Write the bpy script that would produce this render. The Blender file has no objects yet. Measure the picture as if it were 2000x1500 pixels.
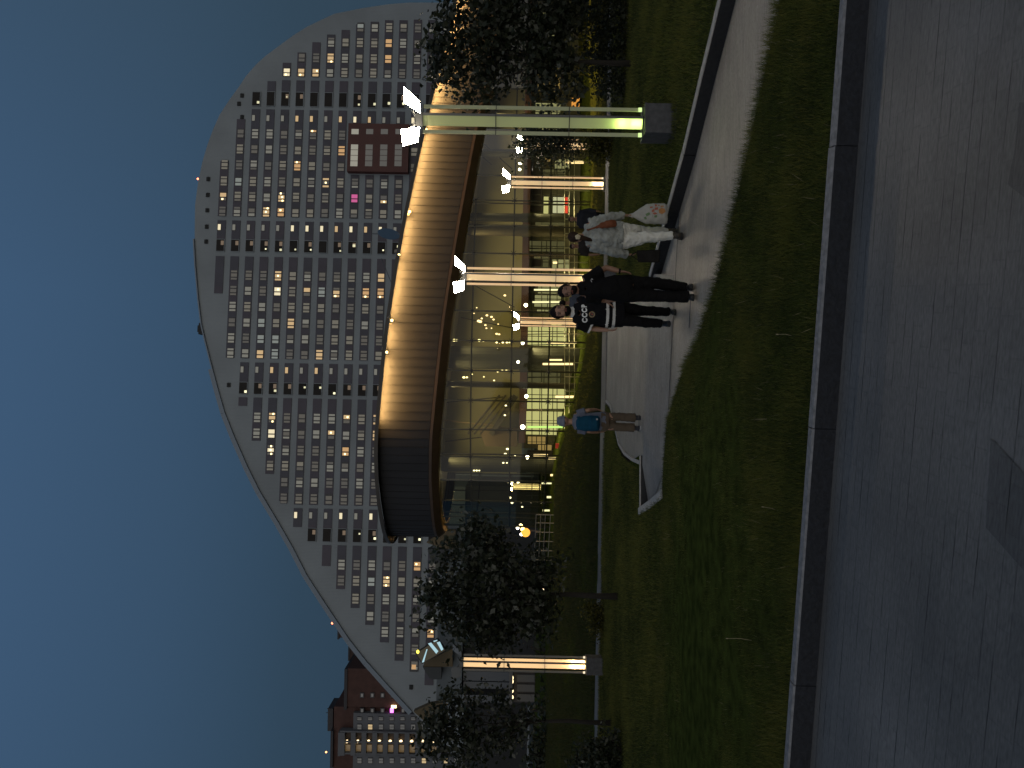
import bpy, bmesh, math, random
import numpy as np
from mathutils import Vector, Matrix, Euler
from mathutils.bvhtree import BVHTree
R = math.radians
random.seed(7); rng = np.random.default_rng(7)
S = bpy.context.scene
COL = S.collection
# ------------------------------------------------------------------ camera
FPX = 1444.0; CAMH = 2.1
roll = R(1.1); pitch = math.atan(10/FPX)
CAM = Vector((0, 0, CAMH))
F0 = Vector((0, math.cos(pitch), math.sin(pitch)))
U0 = Vector((0, -math.sin(pitch), math.cos(pitch)))
R0 = Vector((1, 0, 0))
RR = R0*math.cos(roll) + U0*math.sin(roll)
UU = U0*math.cos(roll) - R0*math.sin(roll)
cd = bpy.data.cameras.new("camera"); cam = bpy.data.objects.new("camera", cd); COL.objects.link(cam)
m = Matrix.Identity(4)
for i, c in enumerate((-UU, RR, -F0)):
    for k in range(3): m[k][i] = c[k]
m.translation = CAM
cam.matrix_world = m
cd.sensor_fit = 'HORIZONTAL'; cd.sensor_width = 36; cd.lens = FPX/2000*36
cd.clip_end = 4000; cd.clip_start = 0.05
S.camera = cam
def ray(px, py):
    return F0 + RR*((750-py)/FPX) + UU*((1000-px)/FPX)
def at(px, py, d):                 # photo pixel at depth d (metres along Y)
    r = ray(px, py); return CAM + r*(d/r.y)
def onz(px, py, z):                # photo pixel on a level z
    r = ray(px, py); return CAM + r*((z-CAMH)/r.z)
# ------------------------------------------------------------------ render settings
S.render.engine = 'CYCLES'
S.view_settings.view_transform = 'Standard'; S.view_settings.look = 'None'
S.view_settings.exposure = 0; S.view_settings.gamma = 1
S.cycles.use_denoising = True
try: S.cycles.denoiser = 'OPENIMAGEDENOISE'
except Exception: pass
S.cycles.sample_clamp_indirect = 2.0; S.cycles.sample_clamp_direct = 0
S.cycles.max_bounces = 8; S.cycles.transparent_max_bounces = 16
S.cycles.caustics_reflective = False; S.cycles.caustics_refractive = False
# ------------------------------------------------------------------ materials
MATS = {}
def new_mat(name):
    mt = bpy.data.materials.new(name); mt.use_nodes = True
    nt = mt.node_tree; b = nt.nodes["Principled BSDF"]
    return mt, nt, b
def mat(name, col, rough=.7, metal=0, var=0, vscale=6, bump=0, emit=None, es=0, spec=.4, stretch=None, dark=None):
    """principled with an optional noise variation of the base colour and a bump"""
    if name in MATS: return MATS[name]
    mt, nt, b = new_mat(name)
    b.inputs['Base Color'].default_value = (*col, 1); b.inputs['Roughness'].default_value = rough
    b.inputs['Metallic'].default_value = metal; b.inputs['Specular IOR Level'].default_value = spec
    if emit:
        b.inputs['Emission Color'].default_value = (*emit, 1); b.inputs['Emission Strength'].default_value = es
    if var or bump:
        tc = nt.nodes.new('ShaderNodeTexCoord'); mp = nt.nodes.new('ShaderNodeMapping')
        if stretch: mp.inputs['Scale'].default_value = stretch
        nz = nt.nodes.new('ShaderNodeTexNoise'); nz.inputs['Scale'].default_value = vscale; nz.inputs['Detail'].default_value = 6
        nt.links.new(tc.outputs['Object'], mp.inputs[0]); nt.links.new(mp.outputs[0], nz.inputs['Vector'])
        if var:
            cr = nt.nodes.new('ShaderNodeValToRGB')
            lo = [c*(1-var) for c in (dark or col)]; hi = [min(1, c*(1+var)) for c in col]
            cr.color_ramp.elements[0].position = .3; cr.color_ramp.elements[1].position = .72
            cr.color_ramp.elements[0].color = (*lo, 1); cr.color_ramp.elements[1].color = (*hi, 1)
            nt.links.new(nz.outputs['Fac'], cr.inputs[0]); nt.links.new(cr.outputs[0], b.inputs['Base Color'])
        if bump:
            bp = nt.nodes.new('ShaderNodeBump'); bp.inputs['Strength'].default_value = bump; bp.inputs['Distance'].default_value = .02
            nt.links.new(nz.outputs['Fac'], bp.inputs['Height']); nt.links.new(bp.outputs[0], b.inputs['Normal'])
    MATS[name] = mt; return mt
def emis(name, col, s):
    if name in MATS: return MATS[name]
    mt, nt, b = new_mat(name)
    nt.nodes.remove(b); e = nt.nodes.new('ShaderNodeEmission')
    e.inputs[0].default_value = (*col, 1); e.inputs[1].default_value = s
    nt.links.new(e.outputs[0], nt.nodes['Material Output'].inputs[0])
    MATS[name] = mt; return mt
def paving(name, c1, c2, mortar, bw, bh, ang, stain=.35, rough=.6):
    mt, nt, b = new_mat(name); N = nt.nodes.new; L = nt.links.new
    tc = N('ShaderNodeTexCoord'); mp = N('ShaderNodeMapping'); mp.inputs['Rotation'].default_value = (0, 0, ang); mp.inputs['Location'].default_value = (203.3, 0, 0)
    L(tc.outputs['Object'], mp.inputs[0])
    wn = N('ShaderNodeTexNoise'); wn.inputs['Scale'].default_value = 9; wn.inputs['Detail'].default_value = 2
    L(mp.outputs[0], wn.inputs['Vector'])
    ws = N('ShaderNodeVectorMath'); ws.operation = 'SCALE'; ws.inputs['Scale'].default_value = .008
    L(wn.outputs['Color'], ws.inputs[0])
    wa = N('ShaderNodeVectorMath'); L(mp.outputs[0], wa.inputs[0]); L(ws.outputs[0], wa.inputs[1])
    br = N('ShaderNodeTexBrick'); br.inputs['Scale'].default_value = 1
    br.inputs['Brick Width'].default_value = bw; br.inputs['Row Height'].default_value = bh
    br.inputs['Mortar Size'].default_value = .0042; br.inputs['Mortar Smooth'].default_value = .35; br.inputs['Bias'].default_value = 0
    br.offset = .5; br.squash = 1.3; br.squash_frequency = 3
    br.inputs['Color1'].default_value = (*c1, 1); br.inputs['Color2'].default_value = (*c2, 1); br.inputs['Mortar'].default_value = (0, 0, 0, 1)
    L(wa.outputs[0], br.inputs['Vector'])
    # large soft stains and fine grain
    n1 = N('ShaderNodeTexNoise'); n1.inputs['Scale'].default_value = .9; n1.inputs['Detail'].default_value = 5; L(mp.outputs[0], n1.inputs['Vector'])
    n2 = N('ShaderNodeTexNoise'); n2.inputs['Scale'].default_value = 60; n2.inputs['Detail'].default_value = 4
    ms2 = N('ShaderNodeVectorMath'); ms2.operation = 'MULTIPLY'; ms2.inputs[1].default_value = (.35, 1.3, 1); L(mp.outputs[0], ms2.inputs[0]); L(ms2.outputs[0], n2.inputs['Vector'])
    ms3 = N('ShaderNodeVectorMath'); ms3.operation = 'MULTIPLY'; ms3.inputs[1].default_value = (.85, 3.4, 1); L(mp.outputs[0], ms3.inputs[0])
    n3 = N('ShaderNodeTexNoise'); n3.inputs['Scale'].default_value = 3.0; n3.inputs['Detail'].default_value = 3; L(ms3.outputs[0], n3.inputs['Vector'])
    r1 = N('ShaderNodeMapRange'); r1.inputs[1].default_value = .3; r1.inputs[2].default_value = .7; r1.inputs[3].default_value = 1-stain; r1.inputs[4].default_value = 1+stain*.5
    L(n1.outputs['Fac'], r1.inputs[0])
    r2 = N('ShaderNodeMapRange'); r2.inputs[1].default_value = .25; r2.inputs[2].default_value = .75; r2.inputs[3].default_value = .72; r2.inputs[4].default_value = 1.25
    L(n2.outputs['Fac'], r2.inputs[0])
    mu = N('ShaderNodeMath'); mu.operation = 'MULTIPLY'; L(r1.outputs[0], mu.inputs[0]); L(r2.outputs[0], mu.inputs[1])
    # joints filled with sand in places: they fade in and out
    r3 = N('ShaderNodeMapRange'); r3.inputs[1].default_value = .44; r3.inputs[2].default_value = .66; r3.inputs[3].default_value = .03; r3.inputs[4].default_value = .95
    L(n3.outputs['Fac'], r3.inputs[0])
    b2 = N('ShaderNodeTexBrick'); b2.inputs['Scale'].default_value = 1; b2.inputs['Brick Width'].default_value = 400; b2.inputs['Row Height'].default_value = bh
    b2.inputs['Mortar Size'].default_value = .004; b2.inputs['Mortar Smooth'].default_value = .3; b2.offset = 0; L(wa.outputs[0], b2.inputs['Vector'])
    jr = N('ShaderNodeMath'); jr.operation = 'MULTIPLY'; L(b2.outputs['Fac'], jr.inputs[0]); L(r3.outputs[0], jr.inputs[1])
    jc = N('ShaderNodeMath'); jc.operation = 'MULTIPLY'; jc.inputs[1].default_value = .17; L(br.outputs['Fac'], jc.inputs[0])
    jd = N('ShaderNodeMath'); jd.operation = 'MULTIPLY'; L(jc.outputs[0], jd.inputs[0]); L(n1.outputs['Fac'], jd.inputs[1])
    jm = N('ShaderNodeMath'); jm.operation = 'MAXIMUM'; L(jr.outputs[0], jm.inputs[0]); L(jd.outputs[0], jm.inputs[1])
    av = [(x+y)/2 for x, y in zip(c1, c2)]
    bc = N('ShaderNodeMix'); bc.data_type = 'RGBA'; bc.inputs[7].default_value = (*av, 1); L(br.outputs['Fac'], bc.inputs[0]); L(br.outputs['Color'], bc.inputs[6])
    m1 = N('ShaderNodeMix'); m1.data_type = 'RGBA'; m1.blend_type = 'MULTIPLY'; m1.inputs[0].default_value = 1
    L(bc.outputs[2], m1.inputs[6]); L(mu.outputs[0], m1.inputs[7])
    m2 = N('ShaderNodeMix'); m2.data_type = 'RGBA'; m2.inputs[7].default_value = (*mortar, 1)
    L(jm.outputs[0], m2.inputs[0]); L(m1.outputs[2], m2.inputs[6])
    L(m2.outputs[2], b.inputs['Base Color'])
    hs = N('ShaderNodeMath'); hs.operation = 'MULTIPLY_ADD'; hs.inputs[1].default_value = -1.0; L(jm.outputs[0], hs.inputs[0]); 
    sc = N('ShaderNodeMath'); sc.operation = 'MULTIPLY'; sc.inputs[1].default_value = .35; L(n2.outputs['Fac'], sc.inputs[0]); L(sc.outputs[0], hs.inputs[2])
    bp = N('ShaderNodeBump'); bp.inputs['Strength'].default_value = .5; bp.inputs['Distance'].default_value = .006
    L(hs.outputs[0], bp.inputs['Height']); L(bp.outputs[0], b.inputs['Normal'])
    b.inputs['Roughness'].default_value = rough; b.inputs['Specular IOR Level'].default_value = .35
    MATS[name] = mt; return mt
def glass_mat(name, tint=(.9, .92, .9), ior=1.5, rough=.02, boost=1.0):
    mt, nt, b = new_mat(name); nt.nodes.remove(b); N = nt.nodes.new; L = nt.links.new
    t = N('ShaderNodeBsdfTransparent'); t.inputs[0].default_value = (*tint, 1)
    g = N('ShaderNodeBsdfGlossy'); g.inputs['Roughness'].default_value = rough
    fr = N('ShaderNodeFresnel'); fr.inputs[0].default_value = ior
    mx = N('ShaderNodeMixShader'); mm = N('ShaderNodeMath'); mm.operation = 'MULTIPLY'; mm.inputs[1].default_value = boost; mm.use_clamp = True
    mn = N('ShaderNodeMath'); mn.operation = 'MINIMUM'; mn.inputs[1].default_value = .15
    L(fr.outputs[0], mm.inputs[0]); L(mm.outputs[0], mn.inputs[0]); L(mn.outputs[0], mx.inputs[0]); L(t.outputs[0], mx.inputs[1]); L(g.outputs[0], mx.inputs[2])
    L(mx.outputs[0], nt.nodes['Material Output'].inputs[0]); MATS[name] = mt; return mt
def leaf_mat(name, c1, c2, scale=3, trans=.25, rough=.5):
    mt, nt, b = new_mat(name); N = nt.nodes.new; L = nt.links.new
    tc = N('ShaderNodeTexCoord'); nz = N('ShaderNodeTexNoise'); nz.inputs['Scale'].default_value = scale; nz.inputs['Detail'].default_value = 4
    L(tc.outputs['Object'], nz.inputs['Vector'])
    cr = N('ShaderNodeValToRGB'); cr.color_ramp.elements[0].position = .32; cr.color_ramp.elements[1].position = .68
    cr.color_ramp.elements[0].color = (*c1, 1); cr.color_ramp.elements[1].color = (*c2, 1)
    L(nz.outputs['Fac'], cr.inputs[0]); L(cr.outputs[0], b.inputs['Base Color']); b.inputs['Roughness'].default_value = rough
    b.inputs['Specular IOR Level'].default_value = .3
    tr = N('ShaderNodeBsdfTranslucent'); L(cr.outputs[0], tr.inputs[0])
    mx = N('ShaderNodeMixShader'); mx.inputs[0].default_value = trans
    L(b.outputs[0], mx.inputs[1]); L(tr.outputs[0], mx.inputs[2]); L(mx.outputs[0], nt.nodes['Material Output'].inputs[0])
    MATS[name] = mt; return mt
# ------------------------------------------------------------------ mesh helpers
def link(o, parent=None):
    COL.objects.link(o)
    if parent is not None: o.parent = parent
    return o
def tag(o, label=None, cat=None, group=None, kind=None):
    if label: o['label'] = label
    if cat: o['category'] = cat
    if group: o['group'] = group
    if kind: o['kind'] = kind
    return o
def empty(name, loc, label, cat, group=None, rz=0):
    o = bpy.data.objects.new(name, None); COL.objects.link(o); o.location = loc; o.rotation_euler = (0, 0, rz)
    o.empty_display_size = .1
    return tag(o, label, cat, group)
class MB:
    def __init__(s): s.v = []; s.f = []; s.mi = []
    def add(s, vs, fs, mi=0):
        n = len(s.v); s.v += [tuple(p) for p in vs]; s.f += [tuple(i+n for i in f) for f in fs]; s.mi += [mi]*len(fs); return s
    def box(s, c, size, rot=None, mi=0):
        x, y, z = (d/2 for d in size); c = Vector(c)
        ps = [Vector((a, b, d)) for a in (-x, x) for b in (-y, y) for d in (-z, z)]
        if rot is not None:
            mt = rot if isinstance(rot, Matrix) else Euler(rot).to_matrix()
            ps = [mt @ p for p in ps]
        return s.add([p+c for p in ps], [(0, 1, 3, 2), (4, 6, 7, 5), (0, 4, 5, 1), (2, 3, 7, 6), (0, 2, 6, 4), (1, 5, 7, 3)], mi)
    def hexa(s, b4, t4, mi=0):                      # bottom ring and top ring of 4 points, same order
        return s.add(list(b4)+list(t4), [(3, 2, 1, 0), (4, 5, 6, 7), (0, 1, 5, 4), (1, 2, 6, 5), (2, 3, 7, 6), (3, 0, 4, 7)], mi)
    def prism(s, poly, off, mi=0):                  # polygon extruded by vector off
        n = len(poly); a = [Vector(p) for p in poly]; off = Vector(off); b = [p+off for p in a]
        fs = [tuple(range(n)), tuple(range(2*n-1, n-1, -1))] + [(i, n+i, n+(i+1) % n, (i+1) % n) for i in range(n)]
        return s.add(a+b, fs, mi)
    def tube(s, pts, rad, n=8, mi=0, caps=True):
        pts = [Vector(p) for p in pts]; rad = rad if hasattr(rad, '__len__') else [rad]*len(pts)
        ref = None; rings = []
        for i, p in enumerate(pts):
            t = (pts[min(i+1, len(pts)-1)]-pts[max(i-1, 0)]).normalized()
            if ref is None:
                ref = Vector((1, 0, 0)) if abs(t.x) < .8 else Vector((0, 1, 0))
            u = (ref-t*ref.dot(t)).normalized(); w = t.cross(u); ref = u
            r = rad[i]; rx, ry = r if hasattr(r, '__len__') else (r, r)
            rings.append([p+u*(rx*math.cos(2*math.pi*k/n))+w*(ry*math.sin(2*math.pi*k/n)) for k in range(n)])
        return s.rings(rings, mi, caps)
    def rings(s, rings, mi=0, caps=True):
        n = len(rings[0]); vs = [p for r in rings for p in r]; fs = []
        for i in range(len(rings)-1):
            for k in range(n):
                a = i*n+k; b = i*n+(k+1) % n; fs.append((a, b, b+n, a+n))
        if caps: fs += [tuple(range(n-1, -1, -1)), tuple(range((len(rings)-1)*n, len(rings)*n))]
        return s.add(vs, fs, mi)
    def torso(s, secs, n=20, mi=0):                 # secs: (center, rx, ry) horizontal ellipses bottom to top
        return s.rings([[Vector(c)+Vector((rx*math.cos(2*math.pi*k/n), ry*math.sin(2*math.pi*k/n), 0)) for k in range(n)] for c, rx, ry in secs], mi)
    def ball(s, c, r, n=12, m=8, rot=None, mi=0):
        rx, ry, rz = r if hasattr(r, '__len__') else (r, r, r); c = Vector(c); vs = []; fs = []
        mt = rot if isinstance(rot, Matrix) else (Euler(rot).to_matrix() if rot is not None else Matrix.Identity(3))
        vs.append(mt @ Vector((0, 0, -rz))+c)
        for i in range(1, m):
            a = -math.pi/2+math.pi*i/m
            for k in range(n):
                b = 2*math.pi*k/n
                vs.append(mt @ Vector((rx*math.cos(a)*math.cos(b), ry*math.cos(a)*math.sin(b), rz*math.sin(a)))+c)
        vs.append(mt @ Vector((0, 0, rz))+c); T = len(vs)-1
        for k in range(n):
            fs.append((0, 1+(k+1) % n, 1+k)); fs.append((T, T-n+k, T-n+(k+1) % n))
        for i in range(m-2):
            for k in range(n):
                a = 1+i*n+k; b = 1+i*n+(k+1) % n; fs.append((a, b, b+n, a+n))
        return s.add(vs, fs, mi)
    def build(s, name, mats, parent=None, smooth=False, loc=None):
        me = bpy.data.meshes.new(name); me.from_pydata([tuple(v) for v in s.v], [], s.f); 
        mats = mats if isinstance(mats, (list, tuple)) else [mats]
        for x in mats: me.materials.append(x)
        me.polygons.foreach_set('material_index', s.mi)
        if smooth: me.polygons.foreach_set('use_smooth', [True]*len(s.f))
        me.update()
        bm = bmesh.new(); bm.from_mesh(me); bmesh.ops.recalc_face_normals(bm, faces=bm.faces[:]); bm.to_mesh(me); bm.free()
        o = bpy.data.objects.new(name, me); link(o, parent)
        if loc is not None: o.location = loc
        return o
def np_mesh(name, V, nper, mats, mi=None, parent=None, loc=None):
    """many separate polygons with nper corners each; V is (n*nper, 3)"""
    me = bpy.data.meshes.new(name); n = len(V)//nper
    me.vertices.add(len(V)); me.vertices.foreach_set('co', V.astype(np.float32).ravel())
    me.loops.add(len(V)); me.loops.foreach_set('vertex_index', np.arange(len(V), dtype=np.int32))
    me.polygons.add(n); me.polygons.foreach_set('loop_start', np.arange(0, len(V), nper, dtype=np.int32))
    for x in mats: me.materials.append(x)
    if mi is not None: me.polygons.foreach_set('material_index', mi.astype(np.int32))
    me.update(calc_edges=True); me.validate()
    o = bpy.data.objects.new(name, me); link(o, parent)
    if loc is not None: o.location = loc
    return o
def copy_tree(o, parent=None, **kw):
    c = o.copy(); COL.objects.link(c); c.parent = parent
    for ch in list(o.children): copy_tree(ch, c)
    return c
def catmull(P, n=12):
    P = [Vector(p) for p in P]; out = []
    for i in range(len(P)-1):
        a = P[max(i-1, 0)]; b = P[i]; c = P[i+1]; d = P[min(i+2, len(P)-1)]
        for k in range(n):
            t = k/n
            out.append(.5*((2*b)+(c-a)*t+(2*a-5*b+4*c-d)*t*t+(-a+3*b-3*c+d)*t**3))
    out.append(P[-1]); return out
def resample(P, step):
    out = [P[0].copy()]; acc = 0
    for a, b in zip(P, P[1:]):
        L = (b-a).length
        if L == 0: continue
        t = step-acc
        while t <= L:
            out.append(a+(b-a)*(t/L)); t += step
        acc = L-(t-step)
    return out
def lerp(a, b, t): return a+(b-a)*t
def sstep(a, b, x):
    t = np.clip((x-a)/(b-a), 0, 1); return t*t*(3-2*t)
# ------------------------------------------------------------------ world: dusk sky, deep blue ahead, pale afterglow behind the photographer
w = bpy.data.worlds.new("World"); S.world = w; w.use_nodes = True
nt = w.node_tree; nt.nodes.clear(); N = nt.nodes.new; L = nt.links.new
tc = N('ShaderNodeTexCoord'); sp = N('ShaderNodeSeparateXYZ'); L(tc.outputs['Generated'], sp.inputs[0])
cr = N('ShaderNodeValToRGB'); e = cr.color_ramp.elements
e[0].position = 0; e[0].color = (.024, .044, .066, 1)
e[1].position = 1; e[1].color = (.03, .075, .15, 1)
for p, c in ((.12, (.025, .048, .075)), (.27, (.0295, .059, .095)), (.41, (.0385, .079, .138)), (.57, (.046, .096, .176))):
    q = e.new(p); q.color = (*c, 1)
L(sp.outputs['Z'], cr.inputs[0])
bk = N('ShaderNodeMath'); bk.operation = 'MULTIPLY_ADD'; bk.inputs[1].default_value = -1.15; bk.inputs[2].default_value = .0; L(sp.outputs['Y'], bk.inputs[0])
hz = N('ShaderNodeMapRange'); hz.inputs[1].default_value = -.05; hz.inputs[2].default_value = 1.0; hz.inputs[3].default_value = 1; hz.inputs[4].default_value = .25; L(sp.outputs['Z'], hz.inputs[0])
bc = N('ShaderNodeClamp'); L(bk.outputs[0], bc.inputs[0])
gl = N('ShaderNodeMath'); gl.operation = 'MULTIPLY'; L(bc.outputs[0], gl.inputs[0]); L(hz.outputs[0], gl.inputs[1])
# the sky is a little greyer towards the right
rx = N('ShaderNodeMapRange'); rx.inputs[1].default_value = .1; rx.inputs[2].default_value = .5; rx.inputs[3].default_value = 0; rx.inputs[4].default_value = .5; L(sp.outputs['X'], rx.inputs[0])
mg = N('ShaderNodeMix'); mg.data_type = 'RGBA'; mg.inputs[7].default_value = (.036, .064, .092, 1); L(rx.outputs[0], mg.inputs[0]); L(cr.outputs[0], mg.inputs[6])
ac = N('ShaderNodeMix'); ac.data_type = 'RGBA'; ac.blend_type = 'ADD'; ac.clamp_factor = True
ac.inputs[7].default_value = (.80, .72, .62, 1)
L(gl.outputs[0], ac.inputs[0]); L(mg.outputs[2], ac.inputs[6])
bg = N('ShaderNodeBackground'); bg.inputs[1].default_value = 1.0; L(ac.outputs[2], bg.inputs[0])
wo = N('ShaderNodeOutputWorld'); L(bg.outputs[0], wo.inputs[0])
# ------------------------------------------------------------------ the ground, paths and lawns
def struct(o, name=None): return tag(o, kind='structure')
base = MB(); base.add([(-2500, -200, -1.75), (2500, -200, -1.75), (2500, 3500, -1.75), (-2500, 3500, -1.75)], [(0, 1, 2, 3)])
struct(base.build('ground', mat('far_ground', (.035, .04, .03), .9, var=.4, vscale=.05)))
KA = R(-6.95)
kr0 = Vector((2.35, 4.52, 0)); kr1 = Vector((-2.66, 5.19, 0)); kdir = (kr1-kr0).normalized(); kn = Vector((-kdir.y, kdir.x, 0))
if kn.y < 0: kn = -kn                              # away from the camera
def kp(s, o, z=0): p = kr0+kdir*s+kn*o; return Vector((p.x, p.y, z))
pv = MB(); pv.add([kp(-25, -14), kp(30, -14), kp(30, .0), kp(-25, .0)], [(0, 1, 2, 3)])
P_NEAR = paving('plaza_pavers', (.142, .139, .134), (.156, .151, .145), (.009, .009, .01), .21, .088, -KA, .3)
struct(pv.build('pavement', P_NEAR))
P_DARK = paving('darker_paving', (.09, .089, .088), (.104, .102, .1), (.01, .01, .011), .21, .088, -KA, .25)
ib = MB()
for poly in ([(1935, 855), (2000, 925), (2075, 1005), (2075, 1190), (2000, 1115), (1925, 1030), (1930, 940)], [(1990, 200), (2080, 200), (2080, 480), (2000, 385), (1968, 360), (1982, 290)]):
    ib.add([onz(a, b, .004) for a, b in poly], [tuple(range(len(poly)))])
struct(ib.build('dark_pavement_patch', P_DARK))  # two darker polygons laid just above the paving
# near kerb: one long granite kerb in stones with joints
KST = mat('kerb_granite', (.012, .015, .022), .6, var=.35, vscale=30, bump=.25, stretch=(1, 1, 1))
KTOP = mat('kerb_grey_top', (.19, .19, .195), .75, var=.3, vscale=25, bump=.3)  # top and bevel coloured paler than the face
def kerb_run(mb, pts, z0, z1, width, side, stone=1.8, gap=.0035, bev=.012):
    """stones along a polyline of (x, y); side=+1 puts the stone to the left of the direction of travel"""
    P = resample([Vector((p[0], p[1], 0)) for p in pts], .3)
    i = 0; k = max(1, int(stone/.3))
    while i < len(P)-1:
        j = min(i+k, len(P)-1)
        a, b = P[i].copy(), P[j].copy(); t = (b-a).normalized(); n = Vector((-t.y, t.x, 0))*side
        dz = random.uniform(-.003, .003); dn = random.uniform(-.003, .003)
        a += t*gap*.5+n*dn; b -= t*gap*.5-n*dn
        A = [a, b, b+n*width, a+n*width]
        lo = [Vector((p.x, p.y, z0)) for p in A]; mid = [Vector((p.x, p.y, z1-bev+dz)) for p in A]
        B = [a+n*bev+t*bev*.5, b+n*bev-t*bev*.5, b+n*width, a+n*width]; hi = [Vector((p.x, p.y, z1+dz)) for p in B]
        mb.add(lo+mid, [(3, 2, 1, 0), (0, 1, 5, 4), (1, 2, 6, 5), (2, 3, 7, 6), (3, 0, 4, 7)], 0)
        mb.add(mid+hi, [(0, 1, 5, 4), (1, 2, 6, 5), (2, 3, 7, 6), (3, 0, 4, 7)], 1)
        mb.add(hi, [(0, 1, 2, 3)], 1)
        i = j
kb = MB(); off = 1.57
kerb_run(kb, [kp(-12-off, 0), kp(14-off, 0)], -.05, .152, .075, -1 if (Vector((-kdir.y, kdir.x, 0))).dot(kn) < 0 else 1, 1.8)
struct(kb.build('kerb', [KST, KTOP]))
# middle path (sunk 15 cm), cut from the photograph's outline on its own level
ZP = -.2
near_edge = [(1640, -160), (1545, 0), (1463, 320), (1415, 500), (1390, 580), (1364, 660), (1328, 740), (1303, 820), (1296, 900), (1292, 976)]
far_edge = [(1520, -160), (1431, 0), (1389, 160), (1350, 320), (1326, 400), (1311, 450), (1287, 535)]
NE = [onz(a, b, -.05) for a, b in near_edge]; FE = [onz(a, b, ZP) for a, b in far_edge]
NE[0] = kp(-2.3, .09, -.05); FE[0] = kp(-5.0, .09, ZP)          # beyond the frame the path runs into the plaza
LK = [onz(1268, 890, ZP), onz(1268, 1007, ZP)]
kerbL0 = onz(1251, 790, -.07)
P_MID = paving('path_pavers', (.31, .275, .225), (.36, .32, .265), (.05, .048, .045), .2, .05, 0, .22)
pm = MB()
poly = [Vector((p.x, p.y, ZP)) for p in NE]
poly = [p+Vector((0, -.9, 0)) for p in poly]
poly[-1] = poly[-1]+Vector((-1.2, 0, 0))
far = [Vector((p.x, p.y+.05, ZP)) for p in FE]+[Vector((p.x, p.y+.05, ZP)) for p in LK]+[Vector((LK[1].x-1.2, LK[1].y+.05, ZP))]
ring = poly+far[::-1]
pm.add(ring, [tuple(range(len(ring)))])
po = pm.build('path', P_MID); struct(po)
bm = bmesh.new(); bm.from_mesh(po.data); bmesh.ops.triangulate(bm, faces=bm.faces[:], ngon_method='EAR_CLIP'); bm.to_mesh(po.data); bm.free()
# cross path going back to the strip path, with its rounded fan on the left
def LZ(y): return -.05-.25*max(0, min(1, (y-12.6)/7.4))
def lp(px, py):           # a point on the sloping lawn level
    z = -.1
    for _ in range(6):
        p = onz(px, py, z); z = LZ(p.y)
    return Vector((p.x, p.y, z))
cr_right = [onz(1287, 535, -.06), lp(1262, 556), lp(1230, 590), lp(1196, 628)]
cr_right.append(Vector((cr_right[-1].x-.1, 20.05, 0)))
fan = [(1251, 908), (1240, 904), (1228, 897), (1216, 886), (1208, 868), (1203, 848), (1199, 826), (1196, 800)]
cr_left = [lp(a, b) for a, b in fan]
cr_left.append(Vector((cr_left[-1].x+.15, 20.05, 0)))
cp = MB()
L0 = Vector((cr_left[0].x, 12.62, -.055))
A = [Vector((FE[-1].x, FE[-1].y, -.06)), L0]
rr = cr_right[1:]+cr_left[::-1][:-1]+[L0, A[0]]
rr = [Vector((p.x, p.y, LZ(p.y)-.012)) for p in rr]
cp.add(rr, [tuple(range(len(rr)))])
# ramp down to the sunk path
ra = [Vector((FE[-1].x, FE[-1].y, rr[-1].z)), Vector((L0.x, L0.y, rr[-2].z))]
rb = [Vector((FE[-1].x-.2, FE[-1].y-1.25, ZP+.006)), Vector((L0.x+.1, L0.y-1.25, ZP+.006))]
cp.add([ra[0], ra[1], rb[1], rb[0]], [(0, 1, 2, 3)]); cp.add([ra[1], rb[1], Vector((L0.x-.75, L0.y-.06, ZP+.012))], [(0, 1, 2)])
co = cp.build('path', paving('cross_path_pavers', (.23, .21, .185), (.27, .25, .22), (.05, .048, .045), .2, .1, .1, .3)); struct(co)
bm = bmesh.new(); bm.from_mesh(co.data); bmesh.ops.triangulate(bm, faces=bm.faces[:], ngon_method='EAR_CLIP'); bm.to_mesh(co.data); bm.free()
# flush granite band with its dark joint lines across the junction
gb = MB()
for pa, pb, wd, mi in (((1352, 585), (1349, 640), .05, 0), ((1329, 410), (1308, 800), .04, 0)):
    a = onz(*pa, ZP); b = onz(*pb, ZP); gb.add([(a.x, a.y, ZP+.016), (b.x, b.y, ZP+.016), (b.x, b.y+wd, ZP+.016), (a.x, a.y+wd, ZP+.016)], [(0, 1, 2, 3)])
struct(gb.build('road_joint_line', mat('joint_dark', (.06, .06, .065), .8)))
# kerbs of the middle path
k2 = MB()
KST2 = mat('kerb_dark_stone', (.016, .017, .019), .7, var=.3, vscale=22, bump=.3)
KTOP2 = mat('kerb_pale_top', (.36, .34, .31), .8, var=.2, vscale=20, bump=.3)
kerb_run(k2, [(p.x, p.y) for p in catmull(FE, 6)], ZP-.05, -.03, .13, 1, 1.2)
kerb_run(k2, [(LK[0].x, LK[0].y), (LK[1].x, LK[1].y)], ZP-.05, -.03, .1, 1, 1.2)
e0 = Vector((LK[1].x-.02, LK[1].y, 0)); e1 = onz(1292, 976, -.05)
kerb_run(k2, [(e0.x, e0.y+.1), (e1.x-.02, e1.y), (e1.x+.08, e1.y-.2)], ZP-.05, -.03, .13, 1, 1.2)
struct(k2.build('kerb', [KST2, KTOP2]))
k3 = MB()
kerb_run(k3, [(p.x, p.y) for p in cr_left], -.3, -.02, .07, -1, 1.2)
for v in range(len(k3.v)):
    x, y, z = k3.v[v]; k3.v[v] = (x, y, z+LZ(y)+.04)
struct(k3.build('kerb', [KTOP2, KTOP2]))
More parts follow.
